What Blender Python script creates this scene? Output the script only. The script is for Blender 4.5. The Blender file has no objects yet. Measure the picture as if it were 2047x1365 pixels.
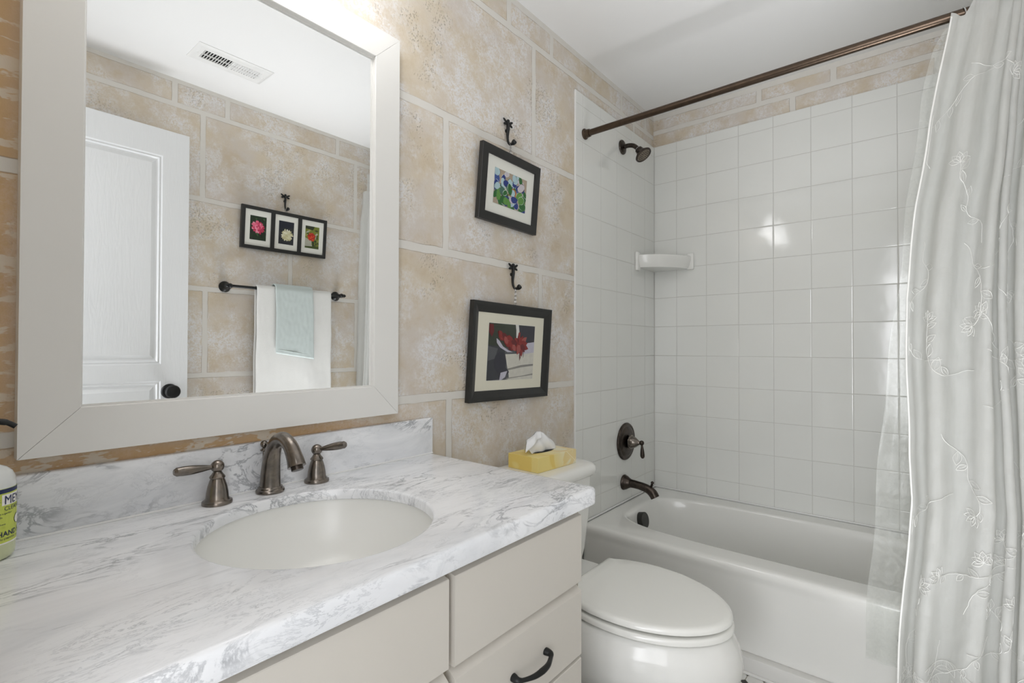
import bpy, bmesh, math, random
from mathutils import Vector, Matrix, noise
random.seed(7)
PI = math.pi
SC = bpy.context.scene
COL = SC.collection
ZF = 0.10            # everything below is written with the floor at z = ZF and lowered to 0 at the end

# ------------------------------------------------------------------ camera
cam = bpy.data.objects.new('camera', bpy.data.cameras.new('camera')); COL.objects.link(cam)
def cam_axes(yaw, pitch, roll):
    f = Vector((math.cos(yaw)*math.cos(pitch), math.sin(yaw)*math.cos(pitch), math.sin(pitch)))
    r = f.cross(Vector((0, 0, 1))).normalized(); u = r.cross(f)
    return r*math.cos(roll)+u*math.sin(roll), -r*math.sin(roll)+u*math.cos(roll), f
r_, u_, f_ = cam_axes(0.68776651, 0.01118032, 0.0024333)
M = Matrix((r_, u_, -f_)).transposed().to_4x4()
M.translation = Vector((-2.5541782, -1.11121898, 1.18064035-ZF))
cam.matrix_world = M
cam.data.sensor_width = 36.0
cam.data.lens = 999.5137555*36.0/2047.0
cam.data.clip_start = 0.01
SC.camera = cam

# ------------------------------------------------------------------ world, exposure
W = bpy.data.worlds.new('world'); SC.world = W; W.use_nodes = True
bg = W.node_tree.nodes['Background']
bg.inputs['Color'].default_value = (0.93, 0.96, 1.0, 1)
bg.inputs['Strength'].default_value = 0.4
SC.view_settings.view_transform = 'Standard'
SC.view_settings.look = 'None'
SC.view_settings.gamma = 1.0
SC.view_settings.use_curve_mapping = False
SC.view_settings.exposure = 0.32
SC.cycles.use_denoising = True
SC.cycles.max_bounces = 7
SC.cycles.diffuse_bounces = 5
SC.cycles.glossy_bounces = 4
SC.cycles.transmission_bounces = 2
SC.cycles.transparent_max_bounces = 10
SC.cycles.use_adaptive_sampling = True
SC.cycles.adaptive_threshold = 0.06
SC.cycles.adaptive_min_samples = 16
SC.cycles.sample_clamp_indirect = 6.0
BULB = 16.0          # emission of the three bulbs of the vanity light
FLOOR_FILL_W = 5.0       # added fill lamp on the floor, aimed up to brighten the ceiling
HALL_W = 27.0        # added fill lamp far down the hallway, evens near and far
DOOR_W = 9.0        # added fill lamp in the doorway behind the camera

def area_light(name, loc, rot, sx, sy, power, color):
    l = bpy.data.lights.new(name, 'AREA'); l.shape = 'RECTANGLE'; l.size = sx; l.size_y = sy
    l.energy = power; l.color = color
    o = bpy.data.objects.new(name, l); COL.objects.link(o); o.location = loc; o.rotation_euler = rot
    return o
area_light('hall_fill', (-5.5, -1.15, 1.10), (0, -PI/2, 0), 1.8, 0.8, HALL_W, (0.95, 0.96, 1.0))  # invented source, lifts the tile and tub through the doorway
area_light('doorway_fill', (-2.82, -1.20, 1.15), (0, -PI/2, 0), 1.7, 0.58, DOOR_W, (0.955, 0.965, 1.0))  # invented soft frontal source, unseen behind the camera

up_fill = area_light('floor_fill', (-1.22, -1.15, 0.06), (math.radians(180), 0, 0), 0.7, 0.5, FLOOR_FILL_W, (0.955, 0.965, 1.0))  # invented upward source below the view, for ceiling bounce
up_fill.data.spread = math.radians(80)

# ------------------------------------------------------------------ helpers
def lin(c):
    return tuple((v/12.92 if v <= 0.04045 else ((v+0.055)/1.055)**2.4) for v in (x/255.0 for x in c))+(1.0,)

class NT:
    def __init__(s, name):
        s.m = bpy.data.materials.new(name); s.m.use_nodes = True
        s.t = s.m.node_tree; s.n = s.t.nodes; s.n.clear()
        s.out = s.n.new('ShaderNodeOutputMaterial')
        s.b = s.n.new('ShaderNodeBsdfPrincipled'); s.l(s.b.outputs[0], s.out.inputs[0])
        s._co = None
    def l(s, a, b): s.t.links.new(a, b)
    def co(s):
        if s._co is None: s._co = s.n.new('ShaderNodeTexCoord').outputs['Object']
        return s._co
    def set(s, sock, v):
        if isinstance(v, bpy.types.NodeSocket): s.l(v, sock)
        else: sock.default_value = v
    def math(s, op, a, b=0.0, c=None, clamp=False):
        n = s.n.new('ShaderNodeMath'); n.operation = op; n.use_clamp = clamp
        s.set(n.inputs[0], a); s.set(n.inputs[1], b)
        if c is not None: s.set(n.inputs[2], c)
        return n.outputs[0]
    def vec(s, op, a, b=(0, 0, 0)):
        n = s.n.new('ShaderNodeVectorMath'); n.operation = op
        s.set(n.inputs[0], a); s.set(n.inputs[1], b)
        return n.outputs[0]
    def sep(s, v):
        n = s.n.new('ShaderNodeSeparateXYZ'); s.l(v, n.inputs[0]); return n.outputs
    def map(s, v, scale=(1, 1, 1), rot=(0, 0, 0), loc=(0, 0, 0)):
        n = s.n.new('ShaderNodeMapping'); s.l(v, n.inputs[0])
        n.inputs['Scale'].default_value = scale; n.inputs['Rotation'].default_value = rot; n.inputs['Location'].default_value = loc
        return n.outputs[0]
    def noise(s, v, scale, detail=4, rough=0.55, dist=0.0):
        n = s.n.new('ShaderNodeTexNoise'); s.l(v, n.inputs['Vector'])
        n.inputs['Scale'].default_value = scale; n.inputs['Detail'].default_value = detail
        n.inputs['Roughness'].default_value = rough; n.inputs['Distortion'].default_value = dist
        return n.outputs[0]
    def voro(s, v, scale, feat='F1', out='Distance'):
        n = s.n.new('ShaderNodeTexVoronoi'); n.feature = feat; s.l(v, n.inputs['Vector']); n.inputs['Scale'].default_value = scale
        return n.outputs[out]
    def rng(s, v, a, b, c=0.0, d=1.0):
        n = s.n.new('ShaderNodeMapRange'); n.interpolation_type = 'SMOOTHSTEP'
        s.l(v, n.inputs[0]); n.inputs[1].default_value = a; n.inputs[2].default_value = b
        n.inputs[3].default_value = c; n.inputs[4].default_value = d
        return n.outputs[0]
    def mix(s, f, a, b):
        n = s.n.new('ShaderNodeMix'); n.data_type = 'RGBA'
        s.set(n.inputs[0], f); s.set(n.inputs[6], a); s.set(n.inputs[7], b)
        return n.outputs[2]
    def ramp(s, v, stops, const=False):
        n = s.n.new('ShaderNodeValToRGB'); s.l(v, n.inputs[0]); e = n.color_ramp.elements
        if const: n.color_ramp.interpolation = 'CONSTANT'
        while len(e) > 1: e.remove(e[-1])
        e[0].position = stops[0][0]; e[0].color = stops[0][1]
        for p, c in stops[1:]:
            q = e.new(p); q.color = c
        return n.outputs[0]
    def bump(s, h, strength=0.3, dist=0.002):
        n = s.n.new('ShaderNodeBump'); s.l(h, n.inputs['Height'])
        n.inputs['Strength'].default_value = strength; n.inputs['Distance'].default_value = dist
        s.l(n.outputs[0], s.b.inputs['Normal']); return n
    def P(s, **k):
        for a, v in k.items():
            s.set(s.b.inputs[a.replace('_', ' ')], v)
        return s

def plain(name, rgb, rough=0.5, metal=0.0, coat=0.0, mottled=0.03, scale=12, **k):
    t = NT(name)
    c = lin(rgb)
    n = t.noise(t.co(), scale, 3)
    d = tuple(max(0, v*(1-mottled*2)) for v in c[:3])+(1,)
    t.P(Base_Color=t.mix(n, c, d), Roughness=rough, Metallic=metal, Coat_Weight=coat)
    for a, v in k.items(): t.set(t.b.inputs[a.replace('_', ' ')], v)
    return t.m

# ---- mesh helpers: all take world coordinates
def new(): return bmesh.new()
def merge(bm, other):
    me = bpy.data.meshes.new('tmp'); other.to_mesh(me); other.free(); bm.from_mesh(me); bpy.data.meshes.remove(me)
def box(bm, a, b, bev=0.0, seg=2, mi=0):
    t = bmesh.new()
    bmesh.ops.create_cube(t, size=1.0)
    c = [(a[i]+b[i])/2 for i in range(3)]; s = [abs(b[i]-a[i]) for i in range(3)]
    for v in t.verts: v.co = Vector([c[i]+v.co[i]*s[i] for i in range(3)])
    if bev: bmesh.ops.bevel(t, geom=t.edges[:], offset=bev, segments=seg, profile=0.5, affect='EDGES')
    for f in t.faces: f.material_index = mi
    merge(bm, t)
def frame_of(axis):
    a = Vector(axis).normalized()
    h = Vector((0, 0, 1)) if abs(a.z) < 0.9 else Vector((1, 0, 0))
    x = h.cross(a).normalized(); return x, a.cross(x).normalized(), a
def lathe(bm, base, axis, prof, n=40, cap=True, sx=1.0, sy=1.0, mi=0):
    """prof: list of (distance along axis, radius)"""
    x, y, a = frame_of(axis); base = Vector(base); rings = []
    for d, r in prof:
        if r < 1e-6: rings.append([bm.verts.new(base+a*d)])
        else: rings.append([bm.verts.new(base+a*d+(x*math.cos(2*PI*i/n)*sx+y*math.sin(2*PI*i/n)*sy)*r) for i in range(n)])
    fs = []
    for p, q in zip(rings, rings[1:]):
        if len(p) == 1 and len(q) == 1: continue
        for i in range(n):
            j = (i+1) % n
            if len(p) == 1: fs.append(bm.faces.new((p[0], q[i], q[j])))
            elif len(q) == 1: fs.append(bm.faces.new((p[i], q[0], p[j])))
            else: fs.append(bm.faces.new((p[i], q[i], q[j], p[j])))
    if cap:
        if len(rings[0]) > 1: fs.append(bm.faces.new(rings[0]))
        if len(rings[-1]) > 1: fs.append(bm.faces.new(rings[-1][::-1]))
    for f in fs: f.material_index = mi
def smooth_path(pts, sub=6):
    P_ = [Vector(p) for p in pts]; out = []
    for i in range(len(P_)-1):
        p0 = P_[max(i-1, 0)]; p1 = P_[i]; p2 = P_[i+1]; p3 = P_[min(i+2, len(P_)-1)]
        for k in range(sub):
            t = k/sub
            out.append(0.5*((2*p1)+(-p0+p2)*t+(2*p0-5*p1+4*p2-p3)*t*t+(-p0+3*p1-3*p2+p3)*t**3))
    out.append(P_[-1]); return out
def tube(bm, pts, rad, n=14, cap=True, flat=(1.0, 1.0), up=None, mi=0):
    """pts list of Vector; rad number or list; flat = radius factors sideways / upwards"""
    pts = [Vector(p) for p in pts]; N = len(pts)
    if not isinstance(rad, (list, tuple)): rad = [rad]*N
    rings = []; prev = None
    for i, p in enumerate(pts):
        t = (pts[min(i+1, N-1)]-pts[max(i-1, 0)]).normalized()
        if up is not None:
            s = t.cross(Vector(up)).normalized()
        elif prev is None:
            s = frame_of(t)[0]
        else:
            s = (prev-t*prev.dot(t)).normalized()
        prev = s; q = s.cross(t).normalized()
        rings.append([bm.verts.new(p+(s*math.cos(2*PI*k/n)*flat[0]+q*math.sin(2*PI*k/n)*flat[1])*rad[i]) for k in range(n)])
    fs = []
    for a, b in zip(rings, rings[1:]):
        for k in range(n):
            j = (k+1) % n
            fs.append(bm.faces.new((a[k], a[j], b[j], b[k])))
    if cap:
        fs.append(bm.faces.new(rings[0][::-1])); fs.append(bm.faces.new(rings[-1]))
    for f in fs: f.material_index = mi
def interp(tab, x):
    if x <= tab[0][0]: return tab[0][1]
    for (a, b), (c, d) in zip(tab, tab[1:]):
        if x <= c: return b+(d-b)*(x-a)/(c-a)
    return tab[-1][1]
def loft(bm, rings, cap0=True, cap1=True, mi=0):
    R = [[bm.verts.new(p) for p in r] for r in rings]; n = len(R[0]); fs = []
    for a, b in zip(R, R[1:]):
        for k in range(n):
            j = (k+1) % n
            fs.append(bm.faces.new((a[k], a[j], b[j], b[k])))
    if cap0: fs.append(bm.faces.new(R[0][::-1]))
    if cap1: fs.append(bm.faces.new(R[-1]))
    for f in fs: f.material_index = mi
def sphere(bm, c, r, n=16, s=(1, 1, 1), mi=0):
    lathe(bm, c, (0, 0, 1), [(-r*s[2]*math.cos(PI*i/n), r*math.sin(PI*i/n)) for i in range(n+1)], n=n*2, sx=s[0], sy=s[1], mi=mi)

def obj(name, bm, mats, parent=None, angle=35, smooth=True):
    bmesh.ops.recalc_face_normals(bm, faces=bm.faces[:])
    me = bpy.data.meshes.new(name)
    if parent is not None:
        p = parent
        while p is not None:
            bmesh.ops.translate(bm, verts=bm.verts[:], vec=-Vector(p.location)); p = p.parent
    bm.to_mesh(me); bm.free()
    for m in (mats if isinstance(mats, (list, tuple)) else [mats]): me.materials.append(m)
    if smooth:
        for p in me.polygons: p.use_smooth = True
        me.set_sharp_from_angle(angle=math.radians(angle))
    o = bpy.data.objects.new(name, me); COL.objects.link(o); o.parent = parent
    return o
def thing(name, label, cat, loc=(0, 0, 0), group=None):
    o = bpy.data.objects.new(name, None); o.empty_display_size = 0.05; COL.objects.link(o)
    o.location = loc; o['label'] = label; o['category'] = cat
    if group: o['group'] = group
    return o
def tag(o, label, cat, group=None):
    o['label'] = label; o['category'] = cat
    if group: o['group'] = group
    return o
def struct(name, bm, m, parent=None, **k):
    o = obj(name, bm, m, parent, **k)
    if parent is None: o['kind'] = 'structure'
    return o

# ------------------------------------------------------------------ materials
def wall_paint(name, u_axis, segs, ochre=True, seed=0.0):
    """faux stone blocks with pale painted joints. segs: (u0, z0, u1, z1) joint rectangles in metres"""
    t = NT(name); co = t.co()
    wob = t.vec('SCALE', t.vec('SUBTRACT', t.n.new('ShaderNodeTexNoise').outputs[1], (0.5, 0.5, 0.5)))
    nn = wob.node.inputs[0].links[0].from_node.inputs[0].links[0].from_node
    t.l(co, nn.inputs['Vector']); nn.inputs['Scale'].default_value = 14; nn.inputs['Detail'].default_value = 3
    wob.node.inputs['Scale'].default_value = 0.008
    pw = t.vec('ADD', co, wob)
    d = None
    for (a, b, c, e) in segs:
        cu, cz, hu, hz = (a+c)/2, (b+e)/2, abs(c-a)/2, abs(e-b)/2
        ctr = (cu, 0, cz) if u_axis == 0 else (0, cu, cz)
        hv = (hu, 1e3, hz) if u_axis == 0 else (1e3, hu, hz)
        q = t.vec('SUBTRACT', t.vec('ABSOLUTE', t.vec('SUBTRACT', pw, ctr)), hv)
        s = t.sep(q); m = t.math('MAXIMUM', s[u_axis], s[2])
        d = m if d is None else t.math('MINIMUM', d, m)
    joint = t.rng(d, -0.0012, 0.0012, 1.0, 0.0)
    edge = t.math('MULTIPLY', t.rng(t.math('ABSOLUTE', t.math('SUBTRACT', d, 0.0005)), 0.0, 0.0018, 1.0, 0.0), t.rng(t.noise(co, 9, 2), 0.40, 0.55, 0.15, 1.0))
    pc = t.map(co, loc=(seed, seed*0.7, seed*1.3))
    big = t.noise(pc, 3.2, 4, 0.6, 0.2)
    mid = t.noise(pc, 9.0, 5, 0.7, 0.1)
    fine = t.noise(pc, 190.0, 3, 0.75, 0.3)
    fib = t.noise(pc, 75.0, 4, 0.8, 0.3)
    c = t.mix(t.rng(big, 0.36, 0.64), lin((211, 199, 179)), lin((208, 200, 191)))
    c = t.mix(t.rng(mid, 0.42, 0.70, 0, 0.75), c, lin((200, 184, 158)))
    # sponged whitish patches
    patch = t.noise(t.map(pc, loc=(4.1, 2.2, 7.7)), 5.0, 5, 0.68, 0.1)
    pm = t.rng(patch, 0.40, 0.62)
    sp = t.math('MULTIPLY', pm, t.rng(t.math('ADD', t.math('MULTIPLY', fine, 0.5), t.math('MULTIPLY', fib, 0.5)), 0.42, 0.56, 0.15, 1.0))
    c = t.mix(t.math('MULTIPLY', sp, 0.92), c, lin((226, 226, 227)))
    c = t.mix(t.rng(fib, 0.58, 0.78, 0, 0.30), c, lin((222, 216, 206)))
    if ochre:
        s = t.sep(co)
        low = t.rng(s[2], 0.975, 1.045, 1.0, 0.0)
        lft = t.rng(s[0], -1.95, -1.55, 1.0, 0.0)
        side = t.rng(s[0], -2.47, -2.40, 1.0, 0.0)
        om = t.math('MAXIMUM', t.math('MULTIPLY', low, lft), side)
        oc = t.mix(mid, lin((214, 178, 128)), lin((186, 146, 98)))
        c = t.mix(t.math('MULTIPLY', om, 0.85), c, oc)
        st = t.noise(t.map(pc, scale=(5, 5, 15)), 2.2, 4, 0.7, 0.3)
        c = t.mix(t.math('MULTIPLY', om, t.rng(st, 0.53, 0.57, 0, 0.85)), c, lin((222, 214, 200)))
    jc = t.mix(t.noise(pc, 30, 3), lin((224, 221, 215)), lin((216, 213, 206)))
    c = t.mix(joint, c, jc)
    c = t.mix(t.math('MULTIPLY', edge, 0.55), c, lin((140, 124, 106)))
    # rough crumbs in the plaster
    cl = t.rng(t.noise(t.map(pc, loc=(9, 1, 3)), 4.0, 3, 0.6), 0.52, 0.66)
    vor = t.voro(pc, 130.0)
    crumbs = t.math('MULTIPLY', cl, t.rng(vor, 0.10, 0.42, 1.0, 0.0))
    if ochre: crumbs = t.math('MULTIPLY', crumbs, t.math('SUBTRACT', 1.0, om))
    h = t.math('ADD', t.math('MULTIPLY', fine, 0.22), t.math('ADD', t.math('MULTIPLY', fib, 0.35), t.math('MULTIPLY', crumbs, 1.6)))
    h = t.math('MULTIPLY', h, t.math('SUBTRACT', 1.0, t.math('MULTIPLY', joint, 0.9)))
    t.P(Base_Color=c, Roughness=0.8, Specular_IOR_Level=0.25)
    t.bump(h, 0.8, 0.0026)
    return t.m

JW = 0.012
def joints_H(lines, u0, u1): return [(u0, z-JW, u1, z+JW) for z in lines]
mirror_segs = [(-3.0, 2.400, 0.2, 2.44)] + joints_H([2.3095, 1.885, 1.467, 1.032], -3.0, 0.2) + \
    [(u-JW, a, u+JW, b) for u, a, b in [
        (-2.62, 2.31, 2.41), (-2.10, 2.31, 2.41), (-1.70, 2.31, 2.41), (-1.213, 2.31, 2.41), (-0.9525, 2.31, 2.41), (-0.3625, 2.31, 2.41), (-0.096, 2.31, 2.41),
        (-1.95, 1.885, 2.31), (-1.067, 1.885, 2.31), (-0.229, 1.885, 2.31),
        (-1.511, 1.467, 1.885), (-1.0245, 1.032, 1.467), (-1.495, 0.5, 1.032), (-0.86, 0.1, 0.62)]]
back_segs = [(-1.8, 2.400, 0.2, 2.44)] + joints_H([2.334], -1.8, 0.2) + \
    [(u-JW, a, u+JW, b) for u, a, b in [(-0.5175, 2.334, 2.41), (-0.8165, 2.334, 2.41), (-1.24, 2.334, 2.41), (-0.6585, 2.2, 2.334), (-1.164, 2.2, 2.334)]]
opp_segs = [(-3.0, 2.405, 0.2, 2.44)] + joints_H([2.304, 1.887, 1.457, 1.042], -3.0, 0.2) + \
    [(u-JW, a, u+JW, b) for u, a, b in [
        (-2.35, 2.304, 2.41), (-1.767, 2.304, 2.41), (-1.539, 2.304, 2.41), (-0.932, 2.304, 2.41), (-0.35, 2.304, 2.41),
        (-1.648, 1.887, 2.304), (-0.81, 1.887, 2.304), (-1.214, 1.457, 1.887), (-1.6325, 1.042, 1.457), (-0.80, 1.042, 1.457), (-1.2, 0.6, 1.042)]]
left_segs = [(-1.8, 2.405, 0.2, 2.44)] + joints_H([2.304, 1.887, 1.457, 1.042], -1.8, 0.2) + [(-0.3-JW, 1.457, -0.3+JW, 1.887)]
M_wall_mirror = wall_paint('stone_paint_mirror_wall', 0, mirror_segs, True, 0.0)
M_wall_back = wall_paint('stone_paint_back_wall', 1, back_segs, False, 3.1)
M_wall_opp = wall_paint('stone_paint_opposite_wall', 0, opp_segs, False, 5.7)
M_wall_left = wall_paint('stone_paint_left_wall', 1, left_segs, False, 8.3)
M_ceiling = plain('ceiling_paint', (232, 232, 231), 0.9, mottled=0.008, scale=3)
M_white_trim = plain('white_trim', (222, 221, 217), 0.45, mottled=0.01)
M_frame = plain('white_frame_paint', (228, 227, 223), 0.38, mottled=0.012, scale=5)
M_porcelain = plain('porcelain', (236, 236, 232), 0.16, coat=0.15, mottled=0.005, scale=4)
M_seat = plain('seat_plastic', (240, 240, 235), 0.16, coat=0.3, mottled=0.004, scale=4)
M_tub = plain('tub_enamel', (234, 234, 230), 0.16, coat=0.3, mottled=0.006, scale=5)
M_grout = plain('grout', (206, 205, 200), 0.8, mottled=0.05, scale=60)
M_caulk = plain('caulk', (232, 232, 230), 0.5)
M_cabinet = plain('cabinet_paint', (208, 203, 194), 0.42, mottled=0.015, scale=7)
M_gap = plain('cabinet_face_frame', (176, 168, 152), 0.6, mottled=0.03)
M_black_metal = plain('black_iron', (34, 35, 35), 0.38, metal=0.4, mottled=0.1, scale=40)
M_black_frame = plain('black_wood', (40, 40, 39), 0.42, mottled=0.12, scale=25)
M_mat_white = plain('picture_mat', (222, 222, 214), 0.8, mottled=0.01)
M_mat_cream = plain('picture_mat_cream', (224, 221, 204), 0.8, mottled=0.01)
M_bevel = plain('mat_bevel', (248, 248, 244), 0.8)
M_silver = plain('silver_chain', (190, 190, 188), 0.25, metal=0.9)
M_magnet = plain('magnet_cap', (66, 68, 64), 0.5)
M_dark = plain('dark_void', (24, 24, 24), 0.9)
M_tissue = plain('tissue_paper', (240, 241, 242), 0.95, mottled=0.006)
M_vent = plain('vent_paint', (228, 228, 226), 0.5)

def tile_mat():
    t = NT('glazed_tile'); n = t.noise(t.co(), 6, 3)
    c = t.mix(n, lin((230, 231, 227)), lin((226, 227, 223)))
    t.P(Base_Color=c, Roughness=0.10, Coat_Weight=0.25, Coat_Roughness=0.04)
    t.bump(t.noise(t.co(), 11, 2), 0.12, 0.004); return t.m
M_tile = tile_mat()

def bronze(name, dark, light, rough):
    t = NT(name); n = t.noise(t.co(), 45, 3, 0.6, 0.4)
    t.P(Base_Color=t.mix(t.rng(n, 0.35, 0.65), lin(dark), lin(light)), Metallic=1.0, Roughness=rough)
    t.bump(t.noise(t.co(), 500, 2), 0.05, 0.0004); return t.m
M_bronze = bronze('brushed_bronze', (116, 111, 105), (138, 129, 120), 0.25)
M_bronze_dark = bronze('dark_bronze', (66, 60, 55), (84, 76, 70), 0.30)
M_rod = bronze('oiled_bronze_rod', (84, 72, 62), (90, 77, 66), 0.30)
M_rubber_face = plain('nozzle_face', (132, 122, 106), 0.55, mottled=0.1, scale=80)
M_overflow = plain('overflow_cap', (58, 58, 55), 0.35, metal=0.6)

def marble(name, rot, stretch, seed, dens):
    t = NT(name)
    v = t.map(t.co(), loc=(seed, seed*1.7, seed*0.6))
    r = t.map(v, rot=rot, scale=stretch)
    warp = t.noise(r, 3.0, 4, 0.6, 0.8)
    a = t.noise(r, 5.0, 9, 0.66, 1.2)
    ridge = t.rng(t.math('ABSOLUTE', t.math('SUBTRACT', a, 0.5)), 0.0, 0.035, 1.0, 0.0)
    vein = t.math('MULTIPLY', ridge, t.rng(warp, 0.45, 0.66))
    b = t.noise(r, 13.0, 6, 0.7, 1.0)
    ridge2 = t.rng(t.math('ABSOLUTE', t.math('SUBTRACT', b, 0.5)), 0.0, 0.03, 1.0, 0.0)
    vein2 = t.math('MULTIPLY', ridge2, t.rng(t.noise(v, 4.0, 3), 0.46, 0.66))
    cloud = t.rng(t.noise(r, 2.4, 6, 0.65, 0.7), 0.38, 0.72)
    c = t.mix(t.math('MULTIPLY', cloud, dens), lin((243, 244, 246)), lin((206, 209, 213)))
    spots = t.rng(t.noise(r, 9.0, 4, 0.6, 0.5), 0.60, 0.74)
    c = t.mix(t.math('MULTIPLY', spots, 0.35), c, lin((160, 163, 166)))
    c = t.mix(t.math('MULTIPLY', vein, 0.75), c, lin((132, 136, 142)))
    c = t.mix(t.math('MULTIPLY', vein2, 0.50), c, lin((142, 146, 152)))
    t.P(Base_Color=c, Roughness=0.16, Specular_IOR_Level=0.5)
    return t.m
M_marble_top = marble('marble_top', (0, 0, 0.30), (1.0, 3.4, 2.0), 2.3, 0.55)
M_marble_splash = marble('marble_backsplash', (0, 0.9, 0), (1.3, 1.0, 2.6), 6.1, 0.9)

def floor_mat():
    t = NT('octagon_dot_tile'); P_ = 0.0505
    s = t.sep(t.map(t.co(), loc=(0.816, 0.6085, 0)))
    def cell(u):
        k = t.math('DIVIDE', u, P_)
        return t.math('ABSOLUTE', t.math('SUBTRACT', t.math('FRACT', t.math('ADD', k, 0.5)), 0.5))
    a, b = cell(s[0]), cell(s[1])
    dd = t.math('ADD', a, b)
    dot = t.rng(dd, 0.245, 0.255, 1, 0)
    ring = t.math('MULTIPLY', t.rng(dd, 0.245, 0.252), t.rng(dd, 0.285, 0.295, 1, 0))
    ln = t.math('MULTIPLY', t.rng(t.math('MINIMUM', a, b), 0.018, 0.026, 1, 0), t.rng(dd, 0.27, 0.28))
    g = t.math('MAXIMUM', ring, ln)
    c = t.mix(dot, lin((222, 222, 218)), lin((34, 36, 32)))
    c = t.mix(g, c, lin((142, 138, 124)))
    t.P(Base_Color=c, Roughness=t.math('ADD', 0.14, t.math('MULTIPLY', g, 0.6)))
    t.bump(t.math('SUBTRACT', 1.0, g), 0.4, 0.001); return t.m
M_floor = floor_mat()

def mirror_mat():
    t = NT('mirror_silver'); t.P(Base_Color=(0.93, 0.94, 0.935, 1), Metallic=1.0, Roughness=0.0); return t.m
M_mirror = mirror_mat()
def woodgrain_white():
    t = NT('door_paint'); v = t.map(t.co(), scale=(9, 1, 1.1))
    g = t.noise(v, 7, 5, 0.6, 1.4)
    t.P(Base_Color=lin((226, 228, 229)), Roughness=0.36)
    t.bump(g, 0.35, 0.002); return t.m
M_door = woodgrain_white()
def cloth(name, rgb, rough=0.95, sc=400, st=0.5):
    t = NT(name); n = t.noise(t.co(), sc, 2, 0.7); m = t.noise(t.co(), 8, 3)
    c = lin(rgb); d = tuple(v*0.93 for v in c[:3])+(1,)
    t.P(Base_Color=t.mix(m, c, d), Roughness=rough, Sheen_Weight=0.2); t.bump(n, st, 0.0015); return t.m
M_towel_white = cloth('white_terry', (228, 228, 225))
M_towel_blue = cloth('pale_blue_terry', (196, 206, 204))

def curtain_mat():
    t = NT('sheer_curtain_fabric')
    v = t.map(t.co(), scale=(1, 1, 1))
    wv = t.noise(t.map(t.co(), scale=(1, 1, 0.25)), 260, 2, 0.6)
    cr = t.noise(t.co(), 28, 4, 0.6, 0.6)
    c = t.mix(cr, lin((219, 220, 217)), lin((208, 209, 206)))
    t.P(Base_Color=c, Roughness=0.75, Sheen_Weight=0.15)
    t.bump(t.math('ADD', t.math('MULTIPLY', wv, 0.2), cr), 0.35, 0.004)
    tr = t.n.new('ShaderNodeBsdfTranslucent'); tr.inputs[0].default_value = lin((236, 236, 230))
    mx = t.n.new('ShaderNodeMixShader'); mx.inputs[0].default_value = 0.35
    t.l(t.b.outputs[0], mx.inputs[1]); t.l(tr.outputs[0], mx.inputs[2])
    tp = t.n.new('ShaderNodeBsdfTransparent')
    m2 = t.n.new('ShaderNodeMixShader'); m2.inputs[0].default_value = 0.10
    t.l(mx.outputs[0], m2.inputs[1]); t.l(tp.outputs[0], m2.inputs[2]); t.l(m2.outputs[0], t.out.inputs[0])
    return t.m
M_curtain = curtain_mat()
M_thread = plain('embroidery_thread', (232, 232, 228), 0.5, mottled=0.0)
def liner_mat():
    t = NT('clear_vinyl')
    cr = t.noise(t.co(), 42, 4, 0.6, 1.2)
    blot = t.voro(t.co(), 60)
    t.P(Base_Color=lin((226, 228, 224)), Roughness=0.14, Coat_Weight=0.3)
    t.bump(t.math('ADD', cr, t.math('MULTIPLY', blot, 0.3)), 0.22, 0.003)
    tp = t.n.new('ShaderNodeBsdfTransparent'); tp.inputs[0].default_value = (0.97, 0.98, 0.97, 1)
    mx = t.n.new('ShaderNodeMixShader')
    t.l(t.rng(cr, 0.35, 0.70, 0.70, 0.82), mx.inputs[0])
    t.l(t.b.outputs[0], mx.inputs[1]); t.l(tp.outputs[0], mx.inputs[2]); t.l(mx.outputs[0], t.out.inputs[0])
    return t.m
M_liner = liner_mat()
def glow(name, col, st):
    t = NT(name); e = t.n.new('ShaderNodeEmission'); e.inputs[0].default_value = col; e.inputs[1].default_value = st
    t.l(e.outputs[0], t.out.inputs[0]); return t.m
M_bulb = glow('bulb_glow', (1.0, 0.97, 0.93, 1), BULB)
M_shade_glass = glow('frosted_shade_glow', (0.985, 0.985, 1.0, 1), 7.0)

# ------------------------------------------------------------------ room shell
XL, XR, YW, YO, ZC = -2.585, 0.008, 0.008, -1.582, 2.4248
def slab(name, a, b, m): 
    bm = new(); box(bm, a, b); return struct(name, bm, m, smooth=False)
slab('floor', (XL-1.3, YO-0.25, ZF-0.1), (XR+0.12, YW+0.12, ZF), M_floor)
slab('ceiling', (XL-0.12, YO-0.12, ZC), (XR+0.12, YW+0.12, ZC+0.1), M_ceiling)
slab('wall_mirror', (XL-0.12, YW, ZF), (XR+0.12, YW+0.12, ZC), M_wall_mirror)
wall_back = slab('wall_back', (XR, YO-0.12, ZF), (XR+0.12, YW, ZC), M_wall_back)
slab('wall_opposite', (XL-0.12, YO-0.12, ZF), (XR, YO, ZC), M_wall_opp)
bm = new()    # left wall with the doorway the picture was taken from
D0, D1, DZ = -1.50, -0.68, 2.145
box(bm, (XL-0.12, YO, ZF), (XL, D0, ZC)); box(bm, (XL-0.12, D1, ZF), (XL, YW, ZC)); box(bm, (XL-0.12, D0, DZ), (XL, D1, ZC))
struct('wall_left', bm, M_wall_left, smooth=False)

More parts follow.
